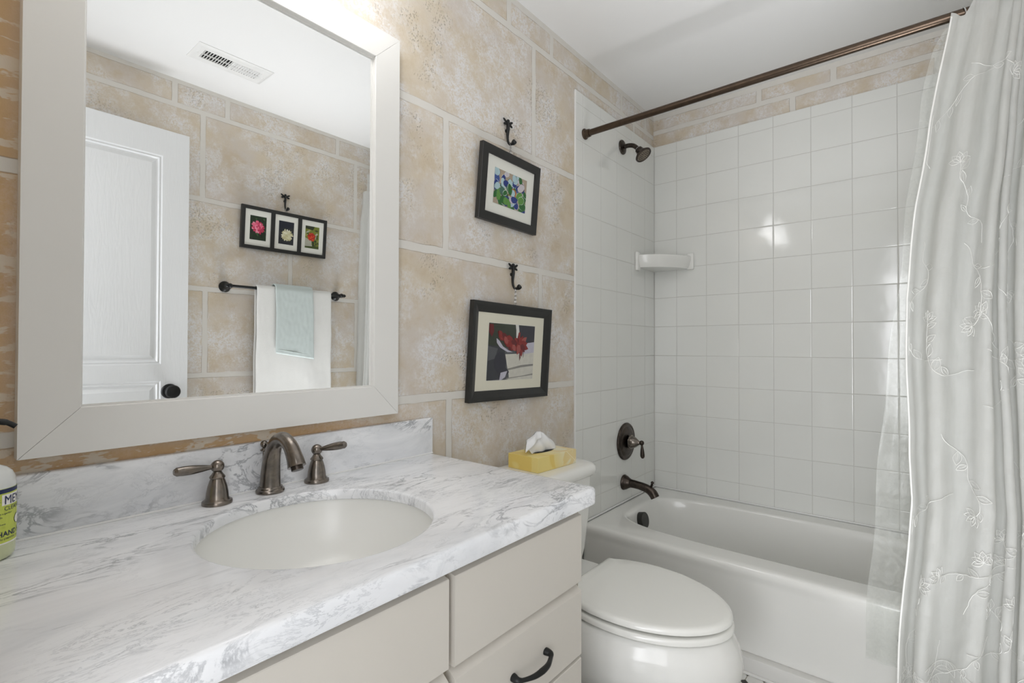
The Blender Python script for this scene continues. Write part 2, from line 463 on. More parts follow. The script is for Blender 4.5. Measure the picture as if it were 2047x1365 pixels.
# glazed tile surround, tiles as shallow pillowed slabs over grout
T = 0.1524
zrows = [2.2565]+[2.2041-T*r for r in range(0, 14)]
zrows = [z for z in zrows if z > 0.40]
zrows.append(0.4432)
def tile_panel(us, zs, place, hi, rg):
    """place(u, z, d) -> xyz with d the height off the grout plane"""
    g = 0.0011
    for i in range(len(us)-1):
        for k in range(len(zs)-1):
            u0, u1 = sorted((us[i], us[i+1])); z1, z0 = zs[k], zs[k+1]
            if z1-z0 < 0.006 or u1-u0 < 0.006: continue
            u0 += g; u1 -= g; z0 += g; z1 -= g
            tu, tz = rg.uniform(-1, 1)*0.0005, rg.uniform(-1, 1)*0.0005
            b = min(0.0022, (u1-u0)/3, (z1-z0)/3)
            def ring(off, d, tilt=0.0):
                return [bm.verts.new(place(u, z, d+tilt*(tu*((u-(u0+u1)/2)/0.15)+tz*((z-(z0+z1)/2)/0.15))))
                        for u, z in ((u0+off, z0+off), (u1-off, z0+off), (u1-off, z1-off), (u0+off, z1-off))]
            rings = [ring(0, -0.001), ring(0, hi*0.55), ring(b*0.45, hi*0.9, 0.7), ring(b*1.4, hi, 1.0)]
            for a_, b_ in zip(rings, rings[1:]):
                for q in range(4):
                    f = bm.faces.new((a_[q], a_[(q+1) % 4], b_[(q+1) % 4], b_[q])); f.material_index = 0
            f = bm.faces.new(rings[-1]); f.material_index = 0
rg = random.Random(3)
ycols = [0.0]+[-(0.1213+T*k) for k in range(0, 9)]+[YO+0.008]
bm = new(); tile_panel(ycols, zrows, lambda u, z, d: (0.0015-d, u, z), 0.0015, rg)
box(bm, (0.0008, YO, 0.4434), (0.0078, 0.006, 2.2555), mi=1)
obj('tile_panel', bm, [M_tile, M_grout], wall_back, smooth=False)
xcols = [-0.7855]+[-(0.8805-T*c) for c in range(1, 6)]+[0.0]
zs_full = zrows[:-1]+[2.2041-T*r for r in range(12, 14)]
bm = new(); tile_panel(xcols, zs_full, lambda u, z, d: (u, 0.0015-d, z), 0.0015, rg)
box(bm, (-0.7845, 0.0008, ZF), (0.0, 0.0078, 2.2555), mi=1)
lathe(bm, (-0.7855, 0.0045, ZF), (0, 0, 1), [(0, 0.0044), (2.156, 0.0044)], n=16, mi=2)
t_ = obj('tile_panel', bm, [M_tile, M_grout, M_caulk], bpy.data.objects['wall_mirror'], smooth=False)
bm = new(); tile_panel([-0.73]+[-(0.8805-T*c) for c in range(2, 6)]+[0.0], zs_full, lambda u, z, d: (u, YO+0.0065+d, z), 0.0015, rg)
box(bm, (-0.729, YO+0.0002, ZF), (0.0, YO+0.0072, 2.2555), mi=1)
obj('tile_panel', bm, [M_tile, M_grout], bpy.data.objects['wall_opposite'], smooth=False)

# baseboard strip along the tub
bm = new(); box(bm, (-0.770, YO+0.001, ZF), (-0.7368, -0.001, ZF+0.056), 0.004)
box(bm, (-0.776, YO+0.001, ZF), (-0.769, -0.001, ZF+0.010), 0.003)
struct('baseboard_tub', bm, M_white_trim)
# door casing on the bathroom side of the left wall
bm = new()
box(bm, (XL, D0-0.06, ZF), (XL+0.014, D0, DZ+0.06), 0.003)
box(bm, (XL, D1, ZF), (XL+0.014, D1+0.06, DZ+0.06), 0.003)
box(bm, (XL, D0, DZ), (XL+0.014, D1, DZ+0.06), 0.003)
struct('trim_1', bm, M_white_trim)

# ------------------------------------------------------------------ open door, seen in the mirror
dr = thing('door_1', '', '', (-2.50, -1.48, ZF)); del dr['label']; del dr['category']; dr['kind'] = 'structure'
dx0, dx1, dz0, dz1, dyf, dyb = -2.502, -1.742, ZF+0.012, 2.128, -1.465, -1.500
pan = [(-2.400, 1.102, -1.8435, 2.012), (-2.400, 0.34, -1.8435, 1.0305)]
bm = new()
def rectface(bm, u0, z0, u1, z1, y, mi=0):
    f = bm.faces.new([bm.verts.new(p) for p in ((u0, y, z0), (u1, y, z0), (u1, y, z1), (u0, y, z1))]); f.material_index = mi
bm_ = bm
xs = [dx0, pan[0][0], pan[0][2], dx1]; zsd = [dz0, pan[1][1], pan[1][3], pan[0][1], pan[0][3], dz1]
for i in range(3):
    for k in range(5):
        if i == 1 and k in (1, 3): continue
        rectface(bm, xs[i], zsd[k], xs[i+1], zsd[k+1], dyf)
for (u0, z0, u1, z1) in pan:
    prof = [(0, 0), (0.006, -0.004), (0.012, -0.002), (0.018, -0.008), (0.024, -0.009), (0.040, -0.002), (0.046, -0.002)]
    rr = [[(u0+o_, dyf+d_, z0+o_), (u1-o_, dyf+d_, z0+o_), (u1-o_, dyf+d_, z1-o_), (u0+o_, dyf+d_, z1-o_)] for o_, d_ in prof]
    loft(bm, rr, cap0=False, cap1=True)
for a, b in (((dx0, dyf, dz0), (dx0, dyb, dz1)), ((dx1, dyf, dz0), (dx1, dyb, dz1))):
    bm.faces.new([bm.verts.new(p) for p in ((a[0], a[1], a[2]), (a[0], b[1], a[2]), (a[0], b[1], b[2]), (a[0], a[1], b[2]))])
for z in (dz0, dz1):
    bm.faces.new([bm.verts.new(p) for p in ((dx0, dyf, z), (dx1, dyf, z), (dx1, dyb, z), (dx0, dyb, z))])
rectface(bm, dx0, dz0, dx1, dz1, dyb)
bmesh.ops.remove_doubles(bm, verts=bm.verts[:], dist=1e-5)
obj('door_leaf', bm, M_door, dr, angle=20)
kp = [(0, 0.031), (0.004, 0.032), (0.008, 0.028), (0.010, 0.016), (0.022, 0.012), (0.030, 0.013), (0.036, 0.022), (0.044, 0.0275), (0.054, 0.0285), (0.060, 0.025), (0.062, 0.017), (0.0615, 0.012), (0.063, 0.006), (0.063, 0)]
bm = new(); lathe(bm, (-1.812, dyf, 0.984), (0, 1, 0), kp)
k = obj('door_knob', bm, M_black_metal, dr); k['label'] = 'black round knob'
bm = new(); lathe(bm, (-1.812, dyb, 0.984), (0, -1, 0), [(0, .031), (.004, .031), (.008, .014), (.026, .012), (.034, .024), (.050, .026), (.054, .0)])
k = obj('door_knob', bm, M_black_metal, dr); k['label'] = 'black round knob'
bm = new()
box(bm, (dx1-0.001, -1.493, 0.955), (dx1+0.0012, -1.472, 1.013), 0.0004)
obj('latch_plate', bm, M_bronze, dr)

# ------------------------------------------------------------------ framed mirror
mr = thing('framed_mirror', 'large wall mirror in a wide white frame above the vanity', 'mirror', (-2.075, YW, 1.002))
fx0, fx1, fz0, fz1, fw = -2.4407, -1.7093, 1.002, 2.0088, 0.0765
YF, YM = -0.022, -0.0095
bm = new()
def member(a0, a1, b0, b1):
    """outer edge a0->a1, inner edge b0->b1 (x,z); mitred profile"""
    g = 0.00035
    d = (Vector(a1)-Vector(a0)).normalized()
    a0 = Vector(a0)+d*g; a1 = Vector(a1)-d*g; b0 = Vector(b0)+d*g; b1 = Vector(b1)-d*g
    sec = [(0.0, YW), (0.0, YF+0.003), (0.004, YF), (0.985, YF), (1.0, YF+0.0015), (1.0, YM-0.0005), (1.045, YM-0.0005), (1.045, YW)]
    rings = []
    for s_, e_ in ((a0, b0), (a1, b1)):
        rings.append([(s_.x+(e_.x-s_.x)*k, y, s_.y+(e_.y-s_.y)*k) for k, y in sec])
    loft(bm, rings)
O = [(fx0, fz0), (fx1, fz0), (fx1, fz1), (fx0, fz1)]
I = [(fx0+fw, fz0+fw), (fx1-fw, fz0+fw), (fx1-fw, fz1-fw), (fx0+fw, fz1-fw)]
for i in range(4): member(O[i], O[(i+1) % 4], I[i], I[(i+1) % 4])
obj('mirror_frame', bm, M_frame, mr, angle=25)
bm = new(); rectface(bm, fx0+fw-0.003, fz0+fw-0.003, fx1-fw+0.003, fz1-fw+0.003, YM)
gl = obj('mirror_glass', bm, M_mirror, mr, smooth=False)
bm = new(); box(bm, (fx0+0.02, YM+0.002, fz0+0.02), (fx1-0.02, YW-0.0005, fz1-0.02))
obj('backing', bm, M_dark, mr, smooth=False)

# ------------------------------------------------------------------ vanity light above the mirror (just above the frame edge)
vl = thing('vanity_light', 'three-shade bronze vanity light on the wall above the mirror', 'light fixture', (-2.075, YW, 2.18))
bm = new(); box(bm, (-2.34, -0.016, 2.225), (-1.81, YW, 2.305), 0.006)
obj('back_plate', bm, M_bronze_dark, vl)
for x in (-2.285, -2.075, -1.865):
    bm = new()
    tube(bm, smooth_path([(x, -0.014, 2.27), (x, -0.07, 2.292), (x, -0.13, 2.282), (x, -0.155, 2.25)]), 0.007)
    lathe(bm, (x, -0.155, 2.255), (0, 0, -1), [(0, 0.0), (0, 0.02), (0.03, 0.024), (0.034, 0.0)])
    obj('arm', bm, M_bronze_dark, vl)
    bm = new()
    out = [(0.0, 0.026), (0.03, 0.034), (0.07, 0.042), (0.10, 0.052), (0.125, 0.066), (0.130, 0.070)]
    lathe(bm, (x, -0.155, 2.235), (0, 0, -1), out, cap=False)
    sh = obj('lamp_shade', bm, M_shade_glass, vl)
    bm = new(); sphere(bm, (x, -0.155, 2.135), 0.030, 10)
    obj('bulb', bm, M_bulb, sh)

# ------------------------------------------------------------------ counter, backsplash, sink, vanity
ZT, XC, YCF = 0.8733, -1.578, -0.5548
SX, SY, SR = -2.0788, -0.2865, 0.1945
def rr_point(th, d, x0, x1, y0, y1, rad, c=(SX, SY)):
    """point where a ray from c at angle th meets the rectangle inset by d with corner rounding rad"""
    X0, X1, Y0, Y1 = x0+d, x1-d, y0+d, y1-d; r = max(rad-d, 0.0005)
    ux, uy = math.cos(th), math.sin(th)
    def inside(px, py):
        if px < X0 or px > X1 or py < Y0 or py > Y1: return False
        qx = min(max(px, X0+r), X1-r); qy = min(max(py, Y0+r), Y1-r)
        return math.hypot(px-qx, py-qy) <= r+1e-9
    lo, hi = 0.0, 4.0
    for _ in range(44):
        m = (lo+hi)/2
        if inside(c[0]+ux*m, c[1]+uy*m): lo = m
        else: hi = m
    return c[0]+ux*lo, c[1]+uy*lo
def angles(x0, x1, y0, y1, c, n=96):
    A = [2*PI*i/n for i in range(n)]
    for x in (x0, x1):
        for y in (y0, y1):
            a = math.atan2(y-c[1], x-c[0])
            A += [(a+k*0.006) % (2*PI) for k in (-7, -5, -3, -2, -1, 0, 1, 2, 3, 5, 7)]
    return sorted(set(A))
A = angles(XL, XC, YCF, YW, (SX, SY))
E_ = dict(x0=XL+0.0005, x1=XC, y0=YCF, y1=YW-0.0005, rad=0.014)
rings = []
for rr, z in ((SR+0.001, ZT-0.022), (SR-0.001, ZT-0.020), (SR-0.001, ZT-0.004), (SR+0.0015, ZT-0.001), (SR+0.0045, ZT)):
    rings.append([(SX+math.cos(a)*rr, SY+math.sin(a)*rr, z) for a in A])
for d, z in ((0.010, ZT), (0.004, ZT-0.001), (0.0012, ZT-0.004), (0.0, ZT-0.009), (0.0, ZT-0.031), (0.0015, ZT-0.036), (0.005, ZT-0.038)):
    rings.append([rr_point(a, d, **E_)+(z,) for a in A])
rings.append([rr_point(a, 0.045, **E_)+(ZT-0.038,) for a in A])
rings.append([rr_point(a, 0.045, **E_)+(ZT-0.022,) for a in A])
rings.append(rings[0])
bm = new(); loft(bm, rings, False, False); bmesh.ops.remove_doubles(bm, verts=bm.verts[:], dist=1e-6)
tag(obj('countertop', bm, M_marble_top, angle=40), 'white marble countertop with grey veins and a round sink cutout', 'countertop')
bm = new(); box(bm, (XL+0.001, -0.012, ZT+0.0006), (XC+0.002, YW-0.0003, ZT+0.1022), 0.003, 3)
bs = tag(obj('backsplash', bm, M_marble_splash), 'low grey-veined marble backsplash strip behind the faucet', 'backsplash')
bm = new(); tube(bm, [(XL+0.001, -0.0125, ZT+0.0012), (XC, -0.0125, ZT+0.0012)], 0.0024, 8)
obj('caulk_bead', bm, M_caulk, bs)

sk = thing('sink', 'round white undermount sink basin set in the marble top', 'sink', (SX, SY, ZT-0.17))
bm = new()
ins = [(0.0, 0.0), (0.002, 0.03), (0.006, 0.08), (0.018, 0.125), (0.045, 0.160), (0.080, 0.184), (0.115, 0.196), (0.137, 0.200), (0.1375, 0.215), (0.132, 0.215), (0.110, 0.204), (0.07, 0.188), (0.03, 0.16), (0.0, 0.12), (-0.01, 0.06), (-0.01, 0.0)]
zb = ZT-0.0225-0.1375
lathe(bm, (SX, SY, zb), (0, 0, 1), ins, n=72)
obj('basin', bm, plain('basin_porcelain', (238, 238, 234), 0.24, mottled=0.005, scale=4), sk, angle=60)
bm = new(); lathe(bm, (SX, SY, zb+0.001), (0, 0, 1), [(0, 0.032), (0.003, 0.031), (0.004, 0.024), (0.002, 0.02), (0.004, 0.018), (0.006, 0.0)])
obj('drain', bm, M_bronze, sk)

vn = thing('vanity_cabinet', 'cream painted vanity cabinet with slab drawers under the marble counter', 'cabinet', ((XL+XC)/2, -0.27, ZF))
YB, YD = -0.5185, -0.5395
bm = new()
ztop = ZT-0.0385
box(bm, (XL+0.002, -0.5185, ZF+0.09), (-1.600, -0.500, ztop), 0.0008)
box(bm, (-1.618, -0.500, ZF+0.09), (-1.600, -0.004, ztop)); box(bm, (XL+0.002, -0.500, ZF+0.09), (XL+0.02, -0.004, ztop))
box(bm, (XL+0.02, -0.500, ZF+0.09), (-1.618, -0.004, ZF+0.108)); box(bm, (XL+0.002, -0.46, ZF), (-1.600, -0.44, ZF+0.0899))
obj('cabinet_body', bm, M_gap, vn, smooth=False)
def slab_front(x0, x1, z0, z1, ch=0.014):
    bm = new()
    prof = [(YB-0.0004, z0), (YD+0.002, z0), (YD, z0+0.002), (YD, z1-0.0015), (YD+0.001, z1), (YB-0.0004, z1+ch)]
    loft(bm, [[(x, y, z) for y, z in prof] for x in (x0, x1)])
    bmesh.ops.bevel(bm, geom=[e for e in bm.edges if e.is_boundary is False and e.calc_face_angle(0) > 1.0], offset=0.0008, segments=1, affect='EDGES')
    return bm
def pull(parent, xc, z):
    bm = new(); s = 0.050
    pts = smooth_path([(xc-s, YD+0.001, z), (xc-s, YD-0.012, z-0.001), (xc-s*0.72, YD-0.021, z-0.002), (xc-s*0.3, YD-0.028, z-0.002),
                       (xc+s*0.3, YD-0.028, z-0.002), (xc+s*0.72, YD-0.021, z-0.002), (xc+s, YD-0.012, z-0.001), (xc+s, YD+0.001, z)], 6)
    n = len(pts); rad = []
    for i in range(n):
        u = i/(n-1); e = min(u, 1-u)
        rad.append(interp([(0, .0082), (.05, .0080), (.13, .0068), (.22, .0042), (.32, .0046), (.5, .0064)], e))
    tube(bm, pts, rad, 14, flat=(1.0, 0.85), up=(0, 0, 1))
    return obj('drawer_pull', bm, M_black_metal, parent)
dx0_, dx1_ = -1.998, -1.6205
fr = obj('drawer_front', slab_front(dx0_, dx1_, 0.6755, 0.8190, 0.004), M_cabinet, vn, angle=25)
fr = obj('drawer_front', slab_front(dx0_, dx1_, 0.5190, 0.6570), M_cabinet, vn, angle=25); pull(fr, -1.803, 0.588)
fr = obj('drawer_front', slab_front(dx0_, dx1_, 0.3610, 0.5130, 0.004), M_cabinet, vn, angle=25); pull(fr, -1.803, 0.437)
fr = obj('drawer_front', slab_front(dx0_, dx1_, 0.2000, 0.3440), M_cabinet, vn, angle=25); pull(fr, -1.803, 0.272)
obj('false_front', slab_front(XL+0.02, -2.011, 0.6785, 0.8190, 0.004), M_cabinet, vn, angle=25)
for a, b in ((XL+0.02, -2.305), (-2.298, -2.011)):
    fr = obj('cabinet_door', slab_front(a, b, 0.2000, 0.6600), M_cabinet, vn, angle=25)
    bm = new(); lathe(bm, ((-2.325 if b < -2.2 else -2.278), YD, 0.60), (0, -1, 0), [(0, .008), (.012, .006), (.018, .013), (.026, .013), (.028, .0)], n=24)
    obj('door_knob', bm, M_black_metal, fr)

# ------------------------------------------------------------------ faucet set
FY = -0.042
sp = thing('faucet', 'bronze widespread faucet with curved spout and two lever handles behind the sink', 'faucet', (-2.058, FY, ZT))
def faucet_handle(x, tip, label):
    t = sp
    bm = new()
    lathe(bm, (x, FY, ZT+0.0003), (0, 0, 1), [(0, 0.0265), (0.003, 0.0270), (0.006, 0.0262), (0.008, 0.0225), (0.010, 0.0215), (0.012, 0.0200), (0.022, 0.0192), (0.034, 0.0170),
                                   (0.044, 0.0140), (0.049, 0.0120), (0.050, 0.0135), (0.052, 0.0140), (0.054, 0.0130), (0.057, 0.0105), (0.062, 0.0075), (0.065, 0.0068), (0.066, 0)])
    t = obj('handle', bm, M_bronze, t); t['label'] = label
    c = Vector((x, FY, ZT+0.0725))
    bm = new(); sphere(bm, c, 0.0122, 14)
    tip = Vector(tip); d = (tip-c); L = d.length; d.normalize()
    pts = [c+d*(L*k/16) for k in range(17)]
    rad = [interp([(0, .004), (.12, .0042), (.2, .0046), (.35, .0066), (.6, .0088), (.8, .0090), (.92, .0078), (.94, .0084), (.97, .0080), (1, .0050)], k/16) for k in range(17)]
    tube(bm, pts, rad, 20)
    obj('lever', bm, M_bronze, t)
    return t
faucet_handle(-2.161, (-2.2355, FY-0.001, ZT+0.0745), 'bronze faucet handle left of the spout, lever pointing left')
faucet_handle(-1.953, (-1.912, -0.096, ZT+0.085), 'bronze faucet handle right of the spout, lever pointing right')
bx = -2.058
bm = new()
lathe(bm, (bx, FY, ZT+0.0003), (0, 0, 1), [(0, 0.0275), (0.003, 0.0285), (0.006, 0.0275), (0.008, 0.0245), (0.011, 0.0240), (0.013, 0.0215), (0.014, 0.0)])
obj('base_flange', bm, M_bronze, sp)
bm = new()
pts = smooth_path([(bx, FY, ZT+0.010), (bx, FY-0.001, ZT+0.040), (bx, FY-0.008, ZT+0.078), (bx, FY-0.026, ZT+0.107), (bx, FY-0.055, ZT+0.118), (bx, FY-0.084, ZT+0.108), (bx, FY-0.104, ZT+0.085), (bx, FY-0.112, ZT+0.070)], 8)
n = len(pts)
rad = [interp([(0, .0225), (.15, .0205), (.35, .0165), (.5, .0145), (.65, .0145), (.8, .0158), (.95, .0180), (1, .0188)], i/(n-1)) for i in range(n)]
tube(bm, pts, rad, 24, flat=(1.0, 0.92), up=(1, 0, 0))
obj('spout', bm, M_bronze, sp)
bm = new(); e = pts[-1]; d = (pts[-1]-pts[-2]).normalized()
lathe(bm, e-d*0.004, d, [(0, .0115), (0.011, .0115), (0.0115, .010), (0.010, .0)], n=24)
obj('aerator', bm, M_bronze_dark, sp)
bm = new()
lathe(bm, (bx-0.004, -0.0215, ZT), (0, 0, 1), [(0, .006), (.003, .006), (.004, .0032), (.055, .0032), (.060, .0032), (.078, .0030), (.083, .0030), (.085, .0075), (.087, .0078), (.089, .005), (.090, .0042)], n=20)
sphere(bm, (bx-0.004, -0.0215, ZT+0.0985), 0.0078, 10)
obj('lift_rod', bm, M_bronze, sp)

# ------------------------------------------------------------------ soap bottle
BX, BY, BR = -2.4795, -0.0670, 0.0345
so = thing('soap_bottle', 'hand soap bottle with yellow-green label and black pump at the counter end', 'soap bottle', (BX, BY, ZT))
bm = new()
lathe(bm, (BX, BY, ZT+0.0003), (0, 0, 1), [(0, 0), (0, .028), (.002, .0315), (.006, .0338), (.012, BR), (.108, BR), (.116, .0335), (.124, .0300), (.130, .0240), (.134, .0160), (.138, .0125), (.142, .0120), (.142, 0)], n=64)
def bottle_mat():
    t = NT('clear_soap_bottle'); s = t.sep(t.co())
    liq = t.rng(s[2], 0.026, 0.030, 1, 0)
    t.P(Base_Color=t.mix(liq, lin((222, 224, 222)), lin((204, 210, 168))), Roughness=0.12, Coat_Weight=0.5, Subsurface_Weight=0.0); return t.m
obj('bottle_body', bm, bottle_mat(), so)
M_lime = plain('lime_label', (202, 214, 92), 0.45, mottled=0.02)
M_navy = plain('navy_print', (30, 42, 84), 0.5, mottled=0.0)
M_offwhite = plain('offwhite_print', (240, 238, 232), 0.5, mottled=0.0)
def on_bottle(u, z, off=0.0):      # u = arc length from the label centre, measured to the right
    a = LAB0 + u/BR
    return (BX+math.cos(a)*(BR+off), BY+math.sin(a)*(BR+off), ZT+z)
LAB0 = math.radians(-68)
bm = new()
def wrap_rect(bm, u0, u1, z0, z1, off, mi=0, n=None):
    n = n or max(2, int(abs(u1-u0)/0.003))
    for i in range(n):
        a, b = u0+(u1-u0)*i/n, u0+(u1-u0)*(i+1)/n
        f = bm.faces.new([bm.verts.new(on_bottle(*p, off)) for p in ((a, z0), (b, z0), (b, z1), (a, z1))]); f.material_index = mi
wrap_rect(bm, -0.040, 0.058, 0.026, 0.103, 0.0003, 0)
wrap_rect(bm, -0.040, 0.052, 0.0965, 0.1025, 0.0005, 1)
wrap_rect(bm, 0.004, 0.053, 0.0790, 0.0945, 0.0004, 3)
wrap_rect(bm, -0.040, 0.052, 0.0240, 0.0260, 0.0003, 2)
def text_wrap(bm, s, size, u, z, off=0.0008, mi=1, align='LEFT', xs=1.0, bold=0.0):
    cu = bpy.data.curves.new('t', 'FONT'); cu.body = s; cu.size = size; cu.align_x = align; cu.resolution_u = 2
    cu.offset = bold
    o = bpy.data.objects.new('t', cu); COL.objects.link(o)
    dg = bpy.context.evaluated_depsgraph_get(); me = bpy.data.meshes.new_from_object(o.evaluated_get(dg))
    t = bmesh.new(); t.from_mesh(me)
    bmesh.ops.triangulate(t, faces=t.faces[:]); bmesh.ops.subdivide_edges(t, edges=[e for e in t.edges if e.calc_length() > .0025], cuts=3, use_grid_fill=True)
    for v in t.verts: v.co = Vector(on_bottle(u+v.co.x*xs, z+v.co.y, off))
    for f in t.faces: f.material_index = mi
    merge(bm, t)
    bpy.data.objects.remove(o); bpy.data.curves.remove(cu); bpy.data.meshes.remove(me)
text_wrap(bm, "MRS.", 0.006, -0.009, 0.084)
text_wrap(bm, "MEYER'S", 0.0175, 0.0065, 0.0805, xs=0.82)
text_wrap(bm, "CLEAN DAY", 0.0082, 0.0065, 0.0715, xs=0.98)
for k in range(5):
    text_wrap(bm, ['hand soap that smells like a garden', 'olive oil, aloe vera and oils', 'essential oils  -  garden', 'cleans well  -  lemon verbena', 'not tested on animals'][k], 0.0036, -0.036, 0.0665-k*0.0050, xs=1.05)
text_wrap(bm, "HAND SOAP", 0.0105, -0.002, 0.0350, xs=0.95, bold=0.0001)
text_wrap(bm, "MADE WITH ESSENTIAL OILS", 0.0038, -0.016, 0.0300, xs=1.0)
t2 = bmesh.new()
for i in range(24):
    a, b = 2*PI*i/24, 2*PI*(i+1)/24
    for r0, r1, mi_, of in ((0, 0.0072, 1, 0.0006), (0, 0.0066, 3, 0.0008)):
        f = t2.faces.new([t2.verts.new(on_bottle(0.0305+q*math.cos(w), 0.0555+q*math.sin(w), of)) for q, w in ((0.0001, a), (r1, a), (r1, b))]); f.material_index = mi_
merge(bm, t2)
lb = obj('label', bm, [M_lime, M_navy, M_offwhite, M_offwhite], so, smooth=False); lb['label'] = 'yellow-green paper label with navy lettering'
bm = new()
lathe(bm, (BX, BY, ZT+0.1424), (0, 0, 1), [(0, .0135), (.018, .0135), (.020, .010), (.022, .0045), (.044, .0045), (.045, .0075), (.056, .0075), (.060, .0060), (.061, 0)], n=28)
tube(bm, smooth_path([(BX, BY, ZT+.195), (BX+.010, BY-.001, ZT+.1965), (BX+.022, BY-.002, ZT+.195), (BX+.0325, BY-.003, ZT+.188)], 6), [.0050]*7+[.0046]*6+[.0038]*6, 14)
obj('pump', bm, M_black_metal, so)

# ------------------------------------------------------------------ toilet
TX = -1.21
hwt = [(-.7315, 0.0), (-.7305, .014), (-.728, .028), (-.720, .052), (-.706, .076), (-.688, .098), (-.664, .121), (-.636, .141), (-.607, .156), (-.577, .168), (-.54, .1785), (-.50, .1832), (-.468, .1845), (-.426, .182), (-.39, .175), (-.357, .1645), (-.33, .151), (-.304, .135)]
def egg(off=0.0, z=0.49, n=40, back=-0.304, sq=1.0):
    """outline of the lid offset outwards by off"""
    right = []
    K = 44
    for i in range(K+1):
        s = i/K; y = -0.7315+(back+0.7315)*(1-math.cos(s*PI/2))**1.0 if s < 0.999 else back
        right.append((interp(hwt, y), y))
    pts = [(w, y) for w, y in right]
    full = pts+[(-w, y) for w, y in pts[::-1] if w > 1e-6]
    cx, cy = 0.0, -0.49
    out = []
    m = len(full)
    for i, (x, y) in enumerate(full):
        a = Vector(full[i-1]); b = Vector(full[(i+1) % m]); t = (b-a).normalized(); nrm = Vector((t.y, -t.x))
        if nrm.dot(Vector((x-cx, y-cy))) < 0: nrm = -nrm
        out.append((TX+(x+nrm.x*off)*sq, y+nrm.y*off, z))
    return out
def interp_smooth_hw(): pass
tl = thing('toilet', 'white toilet with closed lid between the vanity and the tub', 'toilet', (TX, -0.45, ZF))
bm = new()
prof = [(-0.014, .4725), (-0.003, .4730), (0.0, .4750), (0.0, .4815), (-0.003, .4870), (-0.008, .4895), (-0.016, .4905)]
lr = [egg(o_, z) for o_, z in prof]
for q, z in ((.80, .4912), (.5, .4918), (.2, .4920)): lr.append([(TX+(x-TX)*q, -.50+(y+.50)*q, z) for x, y, _ in lr[5]])
loft(bm, lr); obj('toilet_lid', bm, M_seat, tl, angle=50)
bm = new()
prof = [(-0.014, .4470), (-0.002, .4472), (0.003, .4505), (0.003, .4600), (0.000, .4640), (-0.004, .4655), (-.014, .4655)]
loft(bm, [egg(o_, z) for o_, z in prof]); obj('toilet_seat', bm, M_seat, tl, angle=50)
bm = new()
def bowl_ring(z, off, yshift=0.0, front=0.0, sx=1.0, backy=None):
    r = egg(off, z); out = []
    for (x, y, z_) in r:
        t = (y+0.304)/(-0.4275); t = min(max(t, 0), 1)
        yy = y + front*t
        if backy is not None: yy = backy+(yy+0.304-0.0)*((-0.7315+front)-backy)/((-0.7315+front)+0.304)
        out.append((TX+(x-TX)*sx, yy, z_))
    return out
R = [bowl_ring(.4425, -0.016, backy=-.262), bowl_ring(.4430, -0.008, backy=-.26), bowl_ring(.4400, -0.001, backy=-.255), bowl_ring(.4300, 0.004, backy=-.25), bowl_ring(.410, 0.014, backy=-.24), bowl_ring(.385, 0.020, backy=-.23),
     bowl_ring(.355, 0.021, backy=-.22), bowl_ring(.325, 0.014, backy=-.21), bowl_ring(.295, -0.002, backy=-.20), bowl_ring(.270, -0.022, front=.02, backy=-.19),
     bowl_ring(.245, -0.045, front=.05, backy=-.18), bowl_ring(.215, -0.066, front=.09, backy=-.17), bowl_ring(.18, -0.078, front=.11, backy=-.16), bowl_ring(.145, -0.074, front=.10, backy=-.15),
     bowl_ring(.122, -0.062, front=.09, backy=-.14), bowl_ring(.116, -0.052, front=.08, backy=-.135), bowl_ring(.101, -0.050, front=.08, backy=-.135)]
loft(bm, R)
obj('bowl', bm, M_porcelain, tl, angle=60)
def rrect(cx, cy, hx, hy, r, z, n=8, bow=0.0):
    out = []
    for qx, qy, a0 in ((1, 1, 0), (-1, 1, PI/2), (-1, -1, PI), (1, -1, 3*PI/2)):
        for i in range(n+1):
            a = a0+PI/2*i/n
            x = qx*(hx-r)+r*math.cos(a); y = qy*(hy-r)+r*math.sin(a)
            if y < 0: y -= bow*(1-(x/hx)**2)
            out.append((cx+x, cy+y, z))
    return out
bm = new()
loft(bm, [rrect(TX, -0.165, 0.10, 0.12, 0.03, .36), rrect(TX, -0.165, .13, 0.13, 0.03, .41), rrect(TX, -0.165, .155, 0.135, 0.035, .4395), rrect(TX, -0.165, .158, 0.135, 0.035, .4470)])
obj('tank_shelf', bm, M_porcelain, tl, angle=50)
bm = new()
loft(bm, [rrect(TX, -.122, .135, .075, .03, .4475, bow=.006), rrect(TX, -.122, .155, .086, .035, .456, bow=.008), rrect(TX, -.122, .163, .092, .035, .50, bow=.012), rrect(TX, -.122, .182, .098, .035, .62, bow=.012), rrect(TX, -.122, .190, .100, .035, .742, bow=.012)])
obj('tank', bm, M_porcelain, tl, angle=50)
bm = new()
loft(bm, [rrect(TX, -.124, .186, .098, .035, .7425, bow=.012), rrect(TX, -.124, .200, .108, .05, .7440, bow=.014), rrect(TX, -.124, .206, .114, .052, .7500, bow=.015), rrect(TX, -.124, .208, .116, .052, .7620, bow=.015),
          rrect(TX, -.124, .205, .113, .05, .7740, bow=.015), rrect(TX, -.124, .198, .106, .047, .7810, bow=.014), rrect(TX, -.124, .184, .092, .044, .7840, bow=.012), rrect(TX, -.124, .150, .06, .03, .7848, bow=.01)])
obj('tank_lid', bm, M_porcelain, tl, angle=50)
for s in (-1, 1):
    bm = new(); loft(bm, [rrect(TX+s*.078, -.293, .022, .014, .012, z) if q else rrect(TX+s*.078, -.293, .018, .010, .009, z) for z, q in ((.4435, 1), (.4600, 1), (.4665, 0))])
    obj('hinge_cap', bm, M_seat, tl, angle=50)

